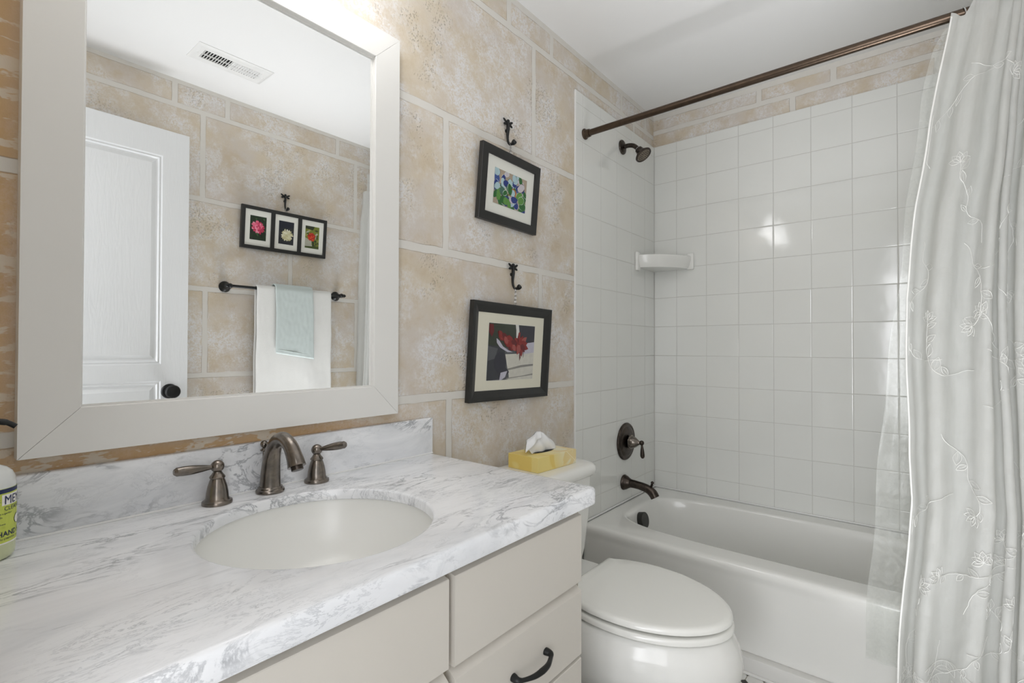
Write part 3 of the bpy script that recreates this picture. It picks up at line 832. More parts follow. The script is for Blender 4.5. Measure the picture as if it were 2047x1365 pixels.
# tissue box
tb_ = thing('tissue_box', 'yellow tissue box with a tissue sticking out on the toilet tank', 'tissue box', (-1.185, -0.122, .7850))
ca, sa = math.cos(-.0551), math.sin(-.0551)
def tbp(u, v, z): return (-1.185+ca*u-sa*v, -0.122+sa*u+ca*v, .7851+z)
TW, TD, TH = .1025, .0635, .0470
def box_mat():
    t = NT('yellow_carton'); s = t.sep(t.map(t.co(), rot=(0, 0, .0551)))
    g = t.rng(t.math('ADD', s[0], t.math('MULTIPLY', s[2], 0.5)), -.03, .10)
    c = t.mix(g, lin((240, 220, 140)), lin((240, 234, 206)))
    n = t.rng(t.noise(t.co(), 9, 2, 0.4, 1.4), .46, .52)
    c = t.mix(t.math('MULTIPLY', n, 0.5), c, lin((230, 194, 84)))
    # pale crossing stripes
    for k, (a, b, w) in enumerate(((1.0, -0.9, .020), (1.0, 1.3, .045), (-.6, 1.0, -.055))):
        e = t.math('ABSOLUTE', t.math('SUBTRACT', t.math('ADD', t.math('MULTIPLY', t.math('ADD', s[0], s[1]), a), t.math('MULTIPLY', s[2], b)), w))
        c = t.mix(t.rng(e, .0012, .0022, 0.75, 0), c, lin((252, 240, 214)))
    t.P(Base_Color=c, Roughness=.45); return t.m
bm = new()
loft(bm, [[tbp(x, y, z) for x, y in ((-TW, -TD), (TW, -TD), (TW, TD), (-TW, TD))] for z in (0, TH)])
bmesh.ops.bevel(bm, geom=bm.edges[:], offset=.0008, segments=1, affect='EDGES')
obj('carton', bm, box_mat(), tb_, angle=25)
bm = new()
bm.faces.new([bm.verts.new(tbp(.058*math.cos(a)*(1-.15*abs(math.sin(a))), .020*math.sin(a), TH+.0006)) for a in [2*PI*i/32 for i in range(32)]])
obj('opening', bm, M_dark, tb_, smooth=False)
bm = new()
def sheet(fn, GU=30, GV=20):
    g_ = [[bm.verts.new(tbp(*fn(i/GU*2-1, j/GV))) for i in range(GU+1)] for j in range(GV+1)]
    for a, b in zip(g_, g_[1:]):
        for i in range(GU): bm.faces.new((a[i], a[i+1], b[i+1], b[i]))
def front(u, v):     # broad near face rising out of the slot to a ridge
    half = .066-.010*v+.010*math.sin(PI*v)
    ridge = .054+.010*math.cos((u-.1)*1.9)-.018*max(0, u-.1)
    z = TH+.001+ridge*v-.012*max(0, -u-.4)*v
    y = -.006-.012*math.sin(PI*v)*(.6+.4*math.cos(u*3))+.016*v+.004*math.sin(u*7+v*2)
    return (u*half-.012*v, y, z)
def fold(u, v):      # second ply turned over towards the left
    a = front(u*.55-.42, 1.0)
    return (a[0]-.016*v-.018*v*(.5-u*.5), a[1]-.004-.020*v, a[2]+.003*math.sin(PI*v)-.034*v*v*(.75-.25*u))
def back(u, v):      # far face with a soft rounded end on the right
    a = front(u, 1.0)
    return (a[0]+.012*v+.014*v*max(0, u), a[1]+.004+.018*v, a[2]-(a[2]-TH-.004)*v**1.4)
sheet(front); sheet(fold, 20, 12); sheet(back)
ts = obj('tissue', bm, M_tissue, tb_, angle=60)
md = ts.modifiers.new('s', 'SOLIDIFY'); md.thickness = .0006

# ------------------------------------------------------------------ bathtub
ZR = 0.4426
tubo = thing('bathtub', 'white alcove bathtub with a straight apron below the tiled wall', 'bathtub', (-.37, -.79, ZF))
BC = (-.375, -.78)
RX = dict(x0=-.742, x1=-.0012, y0=YO+0.0095, y1=-.0012, rad=.004, c=BC)
def bas(th, k, z, sx=1.0):
    # basin outline: superellipse with a straighter front rail
    hx, hy = .262*k, .695*k2(k)
    c, s = math.cos(th), math.sin(th)
    e = 2/5.0
    x = hx*math.copysign(abs(c)**e, c); y = hy*math.copysign(abs(s)**(2/3.2), s)
    return (BC[0]+.004+x, BC[1]+y, z)
def k2(k): return 1-(1-k)*0.75
A2 = angles(-.742, 0, YO, 0, BC, 120)
A2 = sorted(A2)
def bas_ring(k, z):
    out = []
    for a in A2:
        lo = math.atan2(math.sin(a)/.695, math.cos(a)/.262)
        out.append(bas(lo, k, z))
    return out
rings = []
for k, z in ((0.72, .128), (0.76, .131), (0.82, .143), (0.875, .175), (0.91, .24), (0.945, .33), (0.975, .405), (0.99, .430), (1.003, .4395), (1.02, ZR-.0005), (1.04, ZR)):
    rings.append(bas_ring(k, z))
for d, z in ((.030, ZR), (.014, ZR-.0008), (.006, ZR-.004), (.0015, ZR-.010), (0.0, ZR-.018), (0.0005, ZR-.030), (.004, ZR-.040), (.006, ZR-.055), (.006, ZF+.001)):
    rings.append([rr_point(a, d, **RX)+(z,) for a in A2])
bm = new(); loft(bm, rings, True, False)
obj('tub_shell', bm, M_tub, tubo, angle=60)
bm = new()
OF = Vector((-.392, -.0885, .3825)); ofd = Vector((0, -1, .22)).normalized()
lathe(bm, OF-ofd*.012, ofd, [(0, .036), (.018, .036), (.020, .0345), (.026, .0360), (.050, .0360), (.052, .0345), (.0525, .0)], n=48)
obj('overflow_cap', bm, M_overflow, tubo)
bm = new(); tube(bm, [(-.742, -.0046, ZR+.0008), (-.0046, -.0046, ZR+.0008), (-.0046, YO+.014, ZR+.0008)], .0043, 10)
obj('caulk_bead', bm, M_caulk, tubo)

# tub filler spout
ts_ = thing('tub_spout', 'dark bronze tub spout with diverter knob above the tub rim', 'tub spout', (-.3545, 0, .533))
bm = new()
lathe(bm, (-.3545, -.0003, .535), (0, -1, 0), [(0, .036), (.004, .0365), (.010, .033), (.014, .0325), (.018, .030), (.028, .0235), (.036, .0205), (.037, 0)], n=40)
pts = smooth_path([(-.3545, -.030, .535), (-.3545, -.060, .534), (-.3545, -.095, .530), (-.3545, -.125, .522), (-.3545, -.146, .508), (-.3545, -.158, .490)], 8)
n = len(pts)
tube(bm, pts, [interp([(0, .0200), (.3, .0185), (.6, .0200), (.8, .0215), (1, .0205)], i/(n-1)) for i in range(n)], 26, flat=(1.0, .95), up=(1, 0, 0))
obj('spout', bm, M_bronze_dark, ts_)
bm = new(); lathe(bm, (-.3545, -.137, .528), (0, -.25, 1), [(0, .006), (.012, .0045), (.016, .0065), (.018, .0065), (.020, .0035), (.023, .005), (.028, .0075), (.033, .0065), (.037, 0)], n=20)
obj('diverter_knob', bm, M_bronze_dark, ts_)
# valve
vv = thing('shower_valve', 'round dark bronze shower valve plate with lever handle on the tile', 'shower valve', (-.3383, 0, .728))
bm = new()
lathe(bm, (-.3383, -.0003, .728), (0, -1, 0), [(0, .0885), (.004, .0895), (.009, .086), (.011, .080), (.010, .074), (.013, .068), (.016, .058), (.015, .052), (.018, .040), (.018, 0)], n=72)
obj('escutcheon', bm, M_bronze_dark, vv)
bm = new()
lathe(bm, (-.3383, -.018, .728), (0, -1, 0), [(0, .022), (.004, .030), (.010, .0335), (.014, .033), (.016, .0285), (.024, .0275), (.034, .0235), (.046, .015), (.053, .010), (.056, .0085), (.060, .0085), (.062, 0)], n=40)
obj('valve_stem', bm, M_bronze, vv)
bm = new()
sphere(bm, (-.3383, -.084, .730), .0115, 12)
pts = [Vector((-.3383, -.085-.004*k/10, .728-.070*k/10)) for k in range(11)]
tube(bm, pts, [interp([(0, .005), (.2, .0052), (.5, .0085), (.8, .0105), (.93, .0095), (1, .005)], k/10) for k in range(11)], 18)
obj('valve_lever', bm, M_bronze_dark, vv)
# shower arm and head
sh_ = thing('wall_shower', 'dark bronze shower head on a bent arm high on the tile', 'shower', (-.372, 0, 2.141))
bm = new()
lathe(bm, (-.372, -.0003, 2.141), (0, -1, 0), [(0, .034), (.003, .0345), (.006, .033), (.010, .024), (.014, .014), (.015, 0)], n=40)
obj('arm_flange', bm, M_bronze_dark, sh_)
bm = new()
pts = smooth_path([(-.372, -.004, 2.141), (-.372, -.035, 2.141), (-.372, -.060, 2.133), (-.372, -.082, 2.114)], 8)
tube(bm, pts, .0105, 18); obj('shower_arm', bm, M_bronze_dark, sh_)
bm = new()
d = Vector((0, -.60, -.80)).normalized(); b0 = pts[-1]-d*.004
lathe(bm, b0+d*.003, d, [(0, .0125), (.004, .0125), (.0045, 0)], n=24)
cl_ = obj('collar', bm, M_caulk, sh_); cl_['label'] = 'white tape ring at the joint'
bm = new()
lathe(bm, b0+d*.006, d, [(0, .015), (.002, .017), (.012, .019), (.016, .0195), (.024, .0235), (.034, .034), (.040, .0395), (.043, .0400), (.047, .0385), (.047, .0335), (.045, .032), (.045, 0)], n=48)
hd = obj('head', bm, M_bronze_dark, sh_)
bm = new(); lathe(bm, b0+d*.0513, d, [(0, .0315), (.0015, .0305), (.0022, 0)], n=48)
x_, y_, a_ = frame_of(d)
for r, m in ((.009, 6), (.017, 12), (.025, 18)):
    for i in range(m):
        a = 2*PI*i/m; c = b0+d*.0535+(x_*math.cos(a)+y_*math.sin(a))*r
        lathe(bm, c, d, [(0, .0021), (.0018, .0015), (.0018, 0)], n=8, mi=1)
obj('nozzle_face', bm, [M_rubber_face, M_bronze_dark], sh_, smooth=False)

# corner soap dish
sd = new()
zt, zb_ = 1.652, 1.583
def quarter(r, z, n=18, x0=0.0, y0=0.0):
    pts = [(-0.0003, -.0003, z)]
    for i in range(n+1):
        a = PI/2*i/n
        c, s = math.cos(a), math.sin(a)
        p = (abs(c)**1.25, abs(s)**1.25)
        pts.append((-.0003-p[0]*r*1.10, -.0003-p[1]*r, z))
    return pts
loft(sd, [quarter(.190, zb_), quarter(.196, zb_+.014), quarter(.200, zb_+.030), quarter(.205, zb_+.050), quarter(.205, zb_+.060), quarter(.200, zb_+.063), quarter(.190, zb_+.062), quarter(.182, zb_+.056), quarter(.10, zb_+.054)])
box(sd, (-.2365, -.016, 1.566), (-.200, -.0002, 1.660), .005, 3)
box(sd, (-.016, -.2140, 1.578), (-.0002, -.180, 1.662), .005, 3)
tag(obj('soap_dish', sd, M_porcelain, angle=55), 'white ceramic corner soap dish mounted on the shower tile', 'soap dish')

# ------------------------------------------------------------------ curtain rod, curtain, liner
RXX = -.7176
def rod_z(y): return 2.0893-.0080*y*1.0
rd = thing('shower_curtain_rod', 'long dark bronze shower curtain rod below the ceiling', 'curtain rod', (RXX, 0, 2.0893))
bm = new(); tube(bm, [(RXX, -.004, rod_z(0)), (RXX, -.79, rod_z(-.79)), (RXX, YO+.0085, rod_z(YO))], .0130, 24)
obj('rod', bm, M_rod, rd)
for y, dd in ((0, -1), (YO+.008, 1)):
    bm = new(); lathe(bm, (RXX, y+dd*.0003, rod_z(y)), (0, dd, 0), [(0, .0225), (.004, .0230), (.007, .021), (.009, .0175), (.022, .0165), (.026, .0160), (.027, 0)], n=32)
    obj('rod_flange', bm, M_rod, rd)

yLt = [(.10, -1.050), (.2284, -1.0520), (.5364, -1.0650), (.7658, -1.0830), (.891, -1.0760), (1.3168, -1.0775), (1.5708, -1.0965), (1.80, -1.125), (2.0558, -1.1690), (2.14, -1.182)]
def cur_x(z): return interp([(.1, -.828), (.44, -.812), (.9, -.800), (1.6, -.786), (1.95, -.772), (2.05, -.762), (2.14, -.760)], z)
YR = YO+.014
CLOTH = .92
_cur = {}
def cur_row(z):
    """one horizontal section through the hanging cloth: deep omega-shaped folds"""
    key = round(z, 3)
    if key in _cur: return _cur[key]
    N = 420; ds = CLOTH/N
    yl = interp(yLt, z)+.003*math.sin(z*6)+.0015*math.sin(z*17+1)
    span = yl-YR
    def build(am):
        y, x, P_ = 0.0, 0.0, []
        for i in range(N+1):
            s = i*ds
            ph = 2*PI*(s/.112)+.45*math.sin(2*PI*s/.41+z*.55+.5)+.35*math.sin(z*1.3+s*9)
            a = am*(.72+.28*math.sin(s*17+z*.8+1.2))*math.sin(ph)*min(1, .30+s/.05)+.16*math.sin(2*PI*s/.037+z*2.6)*(.5+.5*math.sin(s*23+z*2))
            P_.append((y, x)); y -= math.cos(a)*ds; x += math.sin(a)*ds
        return P_
    lo, hi = .3, 2.2
    for _ in range(22):
        m = (lo+hi)/2
        if -build(m)[-1][0] > span: lo = m
        else: hi = m
    P_ = build(hi)
    n = len(P_); mx = sum(p[1] for p in P_)/n; dr = P_[-1][1]-P_[0][1]
    sc = interp([(.1, 1.0), (1.5, 1.05), (1.95, .85), (2.06, .5), (2.14, .42)], z)
    q = [(yl+p[0]*span/(-P_[-1][0]), cur_x(z)+(p[1]-mx-dr*(k/(n-1)-.5))*sc) for k, p in enumerate(P_)]
    _cur[key] = q; return q
def cur(s, z, off=0.0):
    q = cur_row(z); t = min(max(s, 0), 1)*(len(q)-1); i = min(int(t), len(q)-2); f = t-i
    y = q[i][0]*(1-f)+q[i+1][0]*f; x = q[i][1]*(1-f)+q[i+1][1]*f
    x += .0022*noise.noise(Vector((s*34, z*13, 0)))+.0012*noise.noise(Vector((s*90, z*60, 4)))
    return Vector((min(x, -.7335 if z > 2.02 else -.7575 if z < .5 else -.745)-off, max(y, YR), z))
ct = thing('shower_curtain', 'sheer white embroidered shower curtain gathered at the right end of the rod', 'shower curtain', (-.78, -1.3, 2.10))
bm = new(); NS, NZ = 420, 150
zs_ = [.125+(2.135-.125)*k/NZ for k in range(NZ+1)]
g = []
for k, z in enumerate(zs_):
    row = []
    for i in range(NS+1):
        s = i/NS; zz = z
        if k >= NZ-8:
            dip = .006*(1-math.cos(2*PI*s*CLOTH/.128+1.0))+.046*min(1, max(0, (.085-s)/.03)); zz = z-dip*(k-(NZ-8))/8
        row.append(bm.verts.new(cur(s, zz)))
    g.append(row)
for k in range(NZ):
    for i in range(NS):
        bm.faces.new((g[k][i], g[k][i+1], g[k+1][i+1], g[k+1][i]))
obj('curtain_fabric', bm, M_curtain, ct, angle=180)
bm = new()
tube(bm, [cur(.003, .125+1.95*k/90, .0004) for k in range(91)], .0020, 8, flat=(1, .5)); obj('edge_hem', bm, M_thread, ct)
# embroidered vines with pointed leaves
rv = random.Random(11); bm = new()
def thread(pts, r=.00042):
    P_ = [cur(min(max(s, .01), .99), min(max(z, .14), 2.05), .0010) for s, z in pts]
    tube(bm, P_, r, 5, cap=False)
def leaf(s, z, ang, L):
    W_ = L*.30
    for sg in (1, -1):
        pts = []
        for i in range(9):
            t = i/8; a = t*L; b = sg*W_*math.sin(PI*t)*(1-.3*t)
            pts.append((s+(math.cos(ang)*a-math.sin(ang)*b)/CLOTH, z+math.sin(ang)*a+math.cos(ang)*b))
        thread(pts)
    thread([(s+math.cos(ang)*L*t/CLOTH, z+math.sin(ang)*L*t) for t in (.1, .4, .7)], .0003)
for v in range(34):
    s, z, a = rv.uniform(.02, .55), rv.uniform(.2, 1.95), rv.uniform(0, 2*PI)
    pts = []
    for i in range(26):
        pts.append((s, z)); s += math.cos(a)*.010/CLOTH; z += math.sin(a)*.010; a += rv.uniform(-.35, .35)+.08*math.sin(i*.5)
        if i % 4 == 2 and i > 2: leaf(s, z, a+rv.choice((-1, 1))*rv.uniform(.5, 1.1), rv.uniform(.022, .038))
    thread(pts, .0005)
    for k in range(5): leaf(pts[-1][0], pts[-1][1], a+(k-2)*.62, .028)
obj('embroidery', bm, M_thread, ct, smooth=True)
# rings
for i, y in enumerate((-1.206, -1.262, -1.318, -1.374)):
    bm = new(); rz = rod_z(y)
    pts = [(RXX+.0215*math.sin(2*PI*k/28), y+.004*math.cos(2*PI*k/28), rz-.006+.0215*math.cos(2*PI*k/28)) for k in range(29)]
    tube(bm, pts, .0017, 8, cap=False)
    pts = smooth_path([(RXX, y, rz-.0285), (RXX-.008, y, rz-.036), (RXX-.014, y, rz-.030), (RXX-.016, y-.002, rz-.018)], 4)
    tube(bm, pts, .0014, 8)
    names = ['clear curtain ring on the rod at the leading edge of the curtain', 'second curtain ring from the leading edge of the curtain',
             'third curtain ring from the leading edge, above the pleats', 'fourth curtain ring from the leading edge, above the pleats']
    tag(obj('curtain_ring', bm, M_silver), names[i], 'curtain ring', 'rings on the curtain rod')
# liner
ln_ = thing('curtain_liner', 'clear crinkled vinyl shower liner hanging beside the white curtain', 'shower liner', (-.77, -1.1, 2.08))
yLl = [(.27, -.9740), (.4454, -.9800), (.6666, -.9960), (.9, -1.016), (1.26, -1.045), (1.6, -1.078), (1.9, -1.118), (2.03, -1.142), (2.085, -1.170)]
bm = new(); g = []
NS, NZ = 70, 90
for k in range(NZ+1):
    row = []; u = k/NZ
    for i in range(NS+1):
        s = i/NS
        zbot = .274-.008*s; z = zbot+(2.085-zbot)*u
        yl = interp(yLl, z)+.003*math.sin(z*17)+.003*math.sin(z*7+1); y = yl+(-1.24-yl)*s
        xx = interp([(.27, -.756), (.44, -.754), (.55, -.748), (1.0, -.738), (2.08, -.716)], z)
        am = .0045
        x = xx+am*math.sin(s*26+z*1.5)*min(1, s*6+.2)+noise.noise(Vector((y*14, z*7, 3)))*.004+noise.noise(Vector((y*40, z*30, 5)))*.0018
        if x > interp([(.44, -.748), (.50, -.70)], z) and z < .52: x = -.7485
        row.append(bm.verts.new((x, y, z)))
    g.append(row)
for k in range(NZ):
    for i in range(NS):
        bm.faces.new((g[k][i], g[k][i+1], g[k+1][i+1], g[k+1][i]))
obj('liner_sheet', bm, M_liner, ln_, angle=180)
bm = new(); lathe(bm, (-.7600, -1.0625, .353), (-1, 0, 0), [(0, 0), (0, .0095), (.001, .0105), (.003, .0100), (.0042, .008), (.0045, 0)], n=28)
mg = obj('hem_magnet', bm, M_magnet, ln_); mg['label'] = 'dark grey round magnet'

# ------------------------------------------------------------------ pictures
def pic_frame(cx, zb0, w, h, lean, roll, db, side=1, y0=YW):
    """returns P(u, v, d): u right, v up from centre, d towards the room; side=1 on the mirror wall, -1 on the opposite wall"""
    def P_(u, v, d):
        a = u*math.cos(roll)-v*math.sin(roll); b = u*math.sin(roll)+v*math.cos(roll)
        dist = db+(b+h/2)*math.sin(lean)+d*math.cos(lean)
        z = zb0+b*math.cos(lean)-d*math.sin(lean)
        return Vector((cx+a, (y0-dist) if side == 1 else (y0+dist), z))
    return P_
def quad(bm, P_, u0, v0, u1, v1, d, mi=0):
    f = bm.faces.new([bm.verts.new(P_(*p, d)) for p in ((u0, v0), (u1, v0), (u1, v1), (u0, v1))]); f.material_index = mi
def frame_ring(bm, P_, W_, H_, w, sec):
    """sec: list of (fraction across the moulding 0 outer..1 inner, depth)"""
    rings = [[P_(sx*(W_/2-w*t), sy*(H_/2-w*t), d) for sx, sy in ((-1, -1), (1, -1), (1, 1), (-1, 1))] for t, d in sec]
    loft(bm, rings, False, False)
def poly(bm, P_, pts, d, mi):
    f = bm.faces.new([bm.verts.new(P_(u, v, d)) for u, v in pts]); f.material_index = mi
def disc(cu, cv, a, b, rot=0, n=14, jag=0.0, rg=random):
    out = []
    for i in range(n):
        t = 2*PI*i/n; q = 1+jag*rg.uniform(-1, 1)
        x, y = a*q*math.cos(t), b*q*math.sin(t)
        out.append((cu+x*math.cos(rot)-y*math.sin(rot), cv+x*math.sin(rot)+y*math.cos(rot)))
    return out
def clipr(pts, r):   # keep inside the print
    return [(min(max(u, r[0]), r[2]), min(max(v, r[1]), r[3])) for u, v in pts]
def chain(bm, a, b, n):
    a, b = Vector(a), Vector(b)
    for i in range(n):
        p = a+(b-a)*((i+.5)/n); L = (b-a).length/n*.72
        d = (b-a).normalized(); s = Vector((0, 1, 0)) if i % 2 else Vector((1, 0, 0))
        s = (s-d*s.dot(d)).normalized()
        pts = [p+d*math.cos(2*PI*k/10)*L+s*math.sin(2*PI*k/10)*.0022 for k in range(11)]
        tube(bm, pts, .0006, 5, cap=False)

# 1: pebbles of coloured sea glass
w1, h1 = .311, .2457
P1 = pic_frame(-1.2297, 1.7178, w1, h1, .0739, -.0168, .020)
pc1 = thing('framed_picture', 'upper black framed picture of coloured sea glass pebbles', 'picture', (-1.2297, YW, 1.7178), 'framed pictures')
bm = new(); frame_ring(bm, P1, w1, h1, .0295, [(0, -.017), (0, -.0015), (.05, 0), (.93, 0), (1, -.0015), (1, -.008)])
quad(bm, P1, -w1/2, -h1/2, w1/2, h1/2, -.017); obj('picture_frame', bm, M_black_frame, pc1, angle=25)
bm = new(); quad(bm, P1, -w1/2+.028, -h1/2+.028, w1/2-.028, h1/2-.028, -.0065); obj('picture_mat', bm, M_mat_white, pc1, smooth=False)
def pal(cols, rough=.35): return [plain('print_ink', c, rough, mottled=.12, scale=60) for c in cols]
inks1 = pal([(176, 160, 140), (44, 104, 48), (34, 56, 130), (176, 204, 212), (206, 200, 206), (92, 60, 46), (190, 112, 40), (96, 150, 70), (60, 84, 150), (70, 110, 96), (228, 240, 236)])
bm = new(); pr1 = (-.0865, -.0585, .0865, .0585); rgp = random.Random(5)
quad(bm, P1, pr1[0]-.001, pr1[1]-.001, pr1[2]+.001, pr1[3]+.001, -.0063, 10)
quad(bm, P1, *pr1, -.0061, 0)
k_ = 0
for i in range(64):
    cu, cv = rgp.uniform(-.078, .078), rgp.uniform(-.05, .05)
    k = rgp.choice((1, 1, 1, 2, 2, 7, 8, 9, 5, 6, 3, 4, 2, 1))
    if cu < .02 and cv > .012 and rgp.random() < .5: k = rgp.choice((3, 4, 3))
    a, b, ro = rgp.uniform(.012, .024), rgp.uniform(.008, .014), rgp.uniform(0, PI)
    d_ = -.0060+i*.000012
    poly(bm, P1, clipr(disc(cu, cv, a+.0008, b+.0008, ro, 10, .0, rgp), pr1), d_, 10 if i % 3 == 0 else (5 if i % 3 == 1 else 9))
    poly(bm, P1, clipr(disc(cu, cv, a, b, ro, 10, .10, rgp), pr1), d_+.000006, k)
obj('photo_print', bm, inks1, pc1, smooth=False)
# 2: dark red flower before white blocks
w2, h2 = .4264, .3258
P2 = pic_frame(-1.2121, 1.1625, w2, h2, .0518, -.0185, .020)
pc2 = thing('framed_picture', 'lower, larger black framed picture of a dark red flower over pale blocks', 'picture', (-1.2121, YW, 1.1625), 'framed pictures')
bm = new(); frame_ring(bm, P2, w2, h2, .0345, [(0, -.019), (0, -.001), (.10, 0), (.35, -.0012), (.70, -.006), (.95, -.0105), (1, -.0115), (1, -.014)])
quad(bm, P2, -w2/2, -h2/2, w2/2, h2/2, -.019); obj('picture_frame', bm, M_black_frame, pc2, angle=12)
bm = new(); quad(bm, P2, -w2/2+.033, -h2/2+.033, w2/2-.033, h2/2-.033, -.0125); obj('picture_mat', bm, M_mat_cream, pc2, smooth=False)
inks2 = pal([(92, 94, 98), (62, 64, 70), (214, 212, 202), (150, 148, 142), (140, 46, 44), (108, 36, 40), (168, 84, 80), (196, 194, 208), (60, 66, 56), (232, 232, 226), (56, 56, 66)])
bm = new(); pr2 = (-.1250, -.0955, .1250, .0955)
quad(bm, P2, pr2[0]-.001, pr2[1]-.001, pr2[2]+.001, pr2[3]+.001, -.0124, 9)
quad(bm, P2, *pr2, -.0122, 0)
L_ = [0]
def lay(pts, mi):
    L_[0] += 1; poly(bm, P2, clipr(pts, pr2), -.0121+L_[0]*.00003, mi)
def M2(px): # picture coordinates from fractions (0..1 left-right, 0..1 top-bottom)
    return [(pr2[0]+.25*x, pr2[3]-.191*y) for x, y in px]
lay(M2([(0, 0), (1, 0), (1, .30), (.55, .42), (0, .42)]), 8)
lay(M2([(.55, .02), (1, .0), (1, .34), (.80, .36), (.6, .2)]), 10)
lay(M2([(0, .38), (.34, .42), (.40, .95), (.1, 1), (0, 1)]), 1)
lay(M2([(.0, .40), (.2, .44), (.15, .62), (0, .66)]), 0)
lay(M2([(.36, .54), (.78, .52), (1, .48), (1, .72), (.72, .74), (.42, .80)]), 2)
lay(M2([(.42, .80), (.72, .745), (1, .73), (1, .755), (.7, .79), (.44, .83)]), 3)
lay(M2([(.44, .83), (.72, .78), (1, .755), (1, .92), (.72, .94), (.46, .97)]), 2)
lay(M2([(.42, .965), (.72, .94), (1, .90), (1, 1), (.38, 1)]), 3)
lay(M2([(.45, .98), (.72, .955), (1, .93), (1, 1), (.42, 1)]), 2)
lay(M2([(.74, .34), (1, .30), (1, .50), (.78, .53), (.60, .52)]), 7)
lay(M2([(.16, .56), (.24, .50), (.34, .52), (.38, .64), (.38, .78), (.46, .86), (.40, .92), (.30, .90), (.24, .99), (.22, .88), (.14, .78), (.13, .66)]), 10)
lay(M2([(.28, .87), (.42, .84), (.38, .95), (.30, 1), (.26, 1)]), 7)
lay(M2([(.55, 0), (.62, 0), (.64, .12), (.63, .26), (.58, .26), (.57, .10)]), 9)
lay(M2([(.16, .26), (.22, .30), (.30, .40), (.42, .47), (.52, .50), (.40, .50), (.24, .42), (.17, .34)]), 7)
lay(M2([(.44, .34), (.54, .36), (.60, .46), (.50, .44)]), 7)
rgp = random.Random(2)
for i in range(15):   # left flower
    t = i/14; cu, cv = .22+.28*t+rgp.uniform(-.03, .03), .17+.22*t+rgp.uniform(-.05, .05)
    (u_p, v_p), = M2([(cu, cv)]); lay(disc(u_p, v_p, .018, .008, rgp.uniform(-1.6, .2), 9, .12, rgp), (4, 5, 4, 6)[i % 4])
def petal(cx_, cy_, ang, L, W_, mi):   # pointed petal in picture fractions
    c, q = math.cos(ang), math.sin(ang)
    lay(M2([(cx_+c*a_*L-q*b_*W_, cy_+(q*a_*L+c*b_*W_)*1.3) for a_, b_ in ((0, 0), (.3, .5), (.7, .42), (1, 0), (.7, -.4), (.3, -.5))]), mi)
for k_, (ang, L) in enumerate(((-2.5, .17), (-1.9, .16), (-1.2, .15), (-.7, .19), (-.2, .17), (.25, .20), (.7, .15), (1.3, .17), (2.0, .15), (2.7, .16), (-.45, .13), (.45, .13), (-1.6, .11), (2.3, .11))):
    petal(.67, .37, ang, L, .085, (4, 5, 4, 6, 4)[k_ % 5])
for k_, (x0_, y0_, ang, L) in enumerate(((.20, .12, .9, .14), (.26, .18, .4, .15), (.32, .22, 1.0, .13), (.36, .22, .3, .16), (.40, .30, .7, .15), (.46, .30, .2, .15), (.50, .36, .9, .12))):
    petal(x0_, y0_, ang, L, .075, (4, 5, 6, 4)[k_ % 4])
lay(M2([(.62, .14), (.66, .13), (.66, .26), (.61, .26)]), 4)
lay(M2([(.66, .50), (.68, .50), (.69, .60), (.67, .66)]), 5)
lay(M2([(.74, .50), (.76, .50), (.76, .59), (.75, .60)]), 3)
lay(M2([(0, .02), (.08, .02), (.10, .14), (.06, .24), (0, .16)]), 5)
obj('photo_print', bm, inks2, pc2, smooth=False)
# 3: triple flower frame on the opposite wall (seen in the mirror, so u runs to -x towards the left of the photo)
w3, h3 = .4631, .2166
P3 = pic_frame(-1.2494, 1.7917, w3, h3, .0954, .0075, .020, side=-1, y0=YO)
pc3 = thing('framed_picture', 'wide black frame with three flower photos, above the towel bar in the mirror', 'picture', (-1.2494, YO, 1.7917), 'framed pictures')
bm = new(); frame_ring(bm, P3, w3, h3, .0180, [(0, -.017), (0, -.001), (.08, 0), (.92, 0), (1, -.001), (1, -.007)])
for u in (-.0735, .0735): 
    rings = [[P3(u+sx*.0105, sy*(h3/2-.0175), d) for sx, sy in ((-1, -1), (1, -1), (1, 1), (-1, 1))] for d in (-.007, -.0002)]
    loft(bm, rings)
quad(bm, P3, -w3/2, -h3/2, w3/2, h3/2, -.017); obj('picture_frame', bm, M_black_frame, pc3, angle=25)
bm = new(); quad(bm, P3, -w3/2+.017, -h3/2+.017, w3/2-.017, h3/2-.017, -.0055); obj('picture_mat', bm, M_mat_white, pc3, smooth=False)
def flower(name, cu, bgs, petals, centre, cv0=.0, R0=.026, leaves=None, seed=1):
    cols = bgs+petals; rg2 = random.Random(seed); inks = pal(cols); bm = new(); r = (cu-.041, -.061, cu+.041, .061)
    quad(bm, P3, *r, -.0053, 0); c = [0]
    def put(pts, mi): c[0] += 1; poly(bm, P3, clipr(pts, r), -.0052+c[0]*.00001, mi)
    nb = len(bgs)
    for i in range(34):
        put(disc(rg2.uniform(r[0], r[2]), rg2.uniform(r[1], r[3]), rg2.uniform(.006, .014), rg2.uniform(.003, .007), rg2.uniform(0, PI), 8, .2, rg2), rg2.randrange(nb))
    if leaves: leaves(put)
    np_ = len(petals)
    for ring, m in ((1.0, 16), (.72, 13), (.42, 9), (.15, 4)):
        for i in range(m):
            a = 2*PI*i/m+rg2.uniform(-.1, .1); q = R0*ring*rg2.uniform(.85, 1.08)
            put(disc(cu+centre[0]+q*math.cos(a), centre[1]+q*math.sin(a), R0*.33, R0*.20, a+rg2.uniform(-.5, .5), 8, .15, rg2), nb+rg2.randrange(np_))
    return obj('photo_print', bm, inks, pc3, smooth=False)
flower('pink', -.1475, [(36, 52, 34), (30, 36, 30), (62, 96, 54), (44, 40, 36), (28, 40, 28)], [(232, 110, 140), (214, 70, 106), (240, 150, 172), (190, 50, 84)], (0, .004), R0=.027, seed=3)
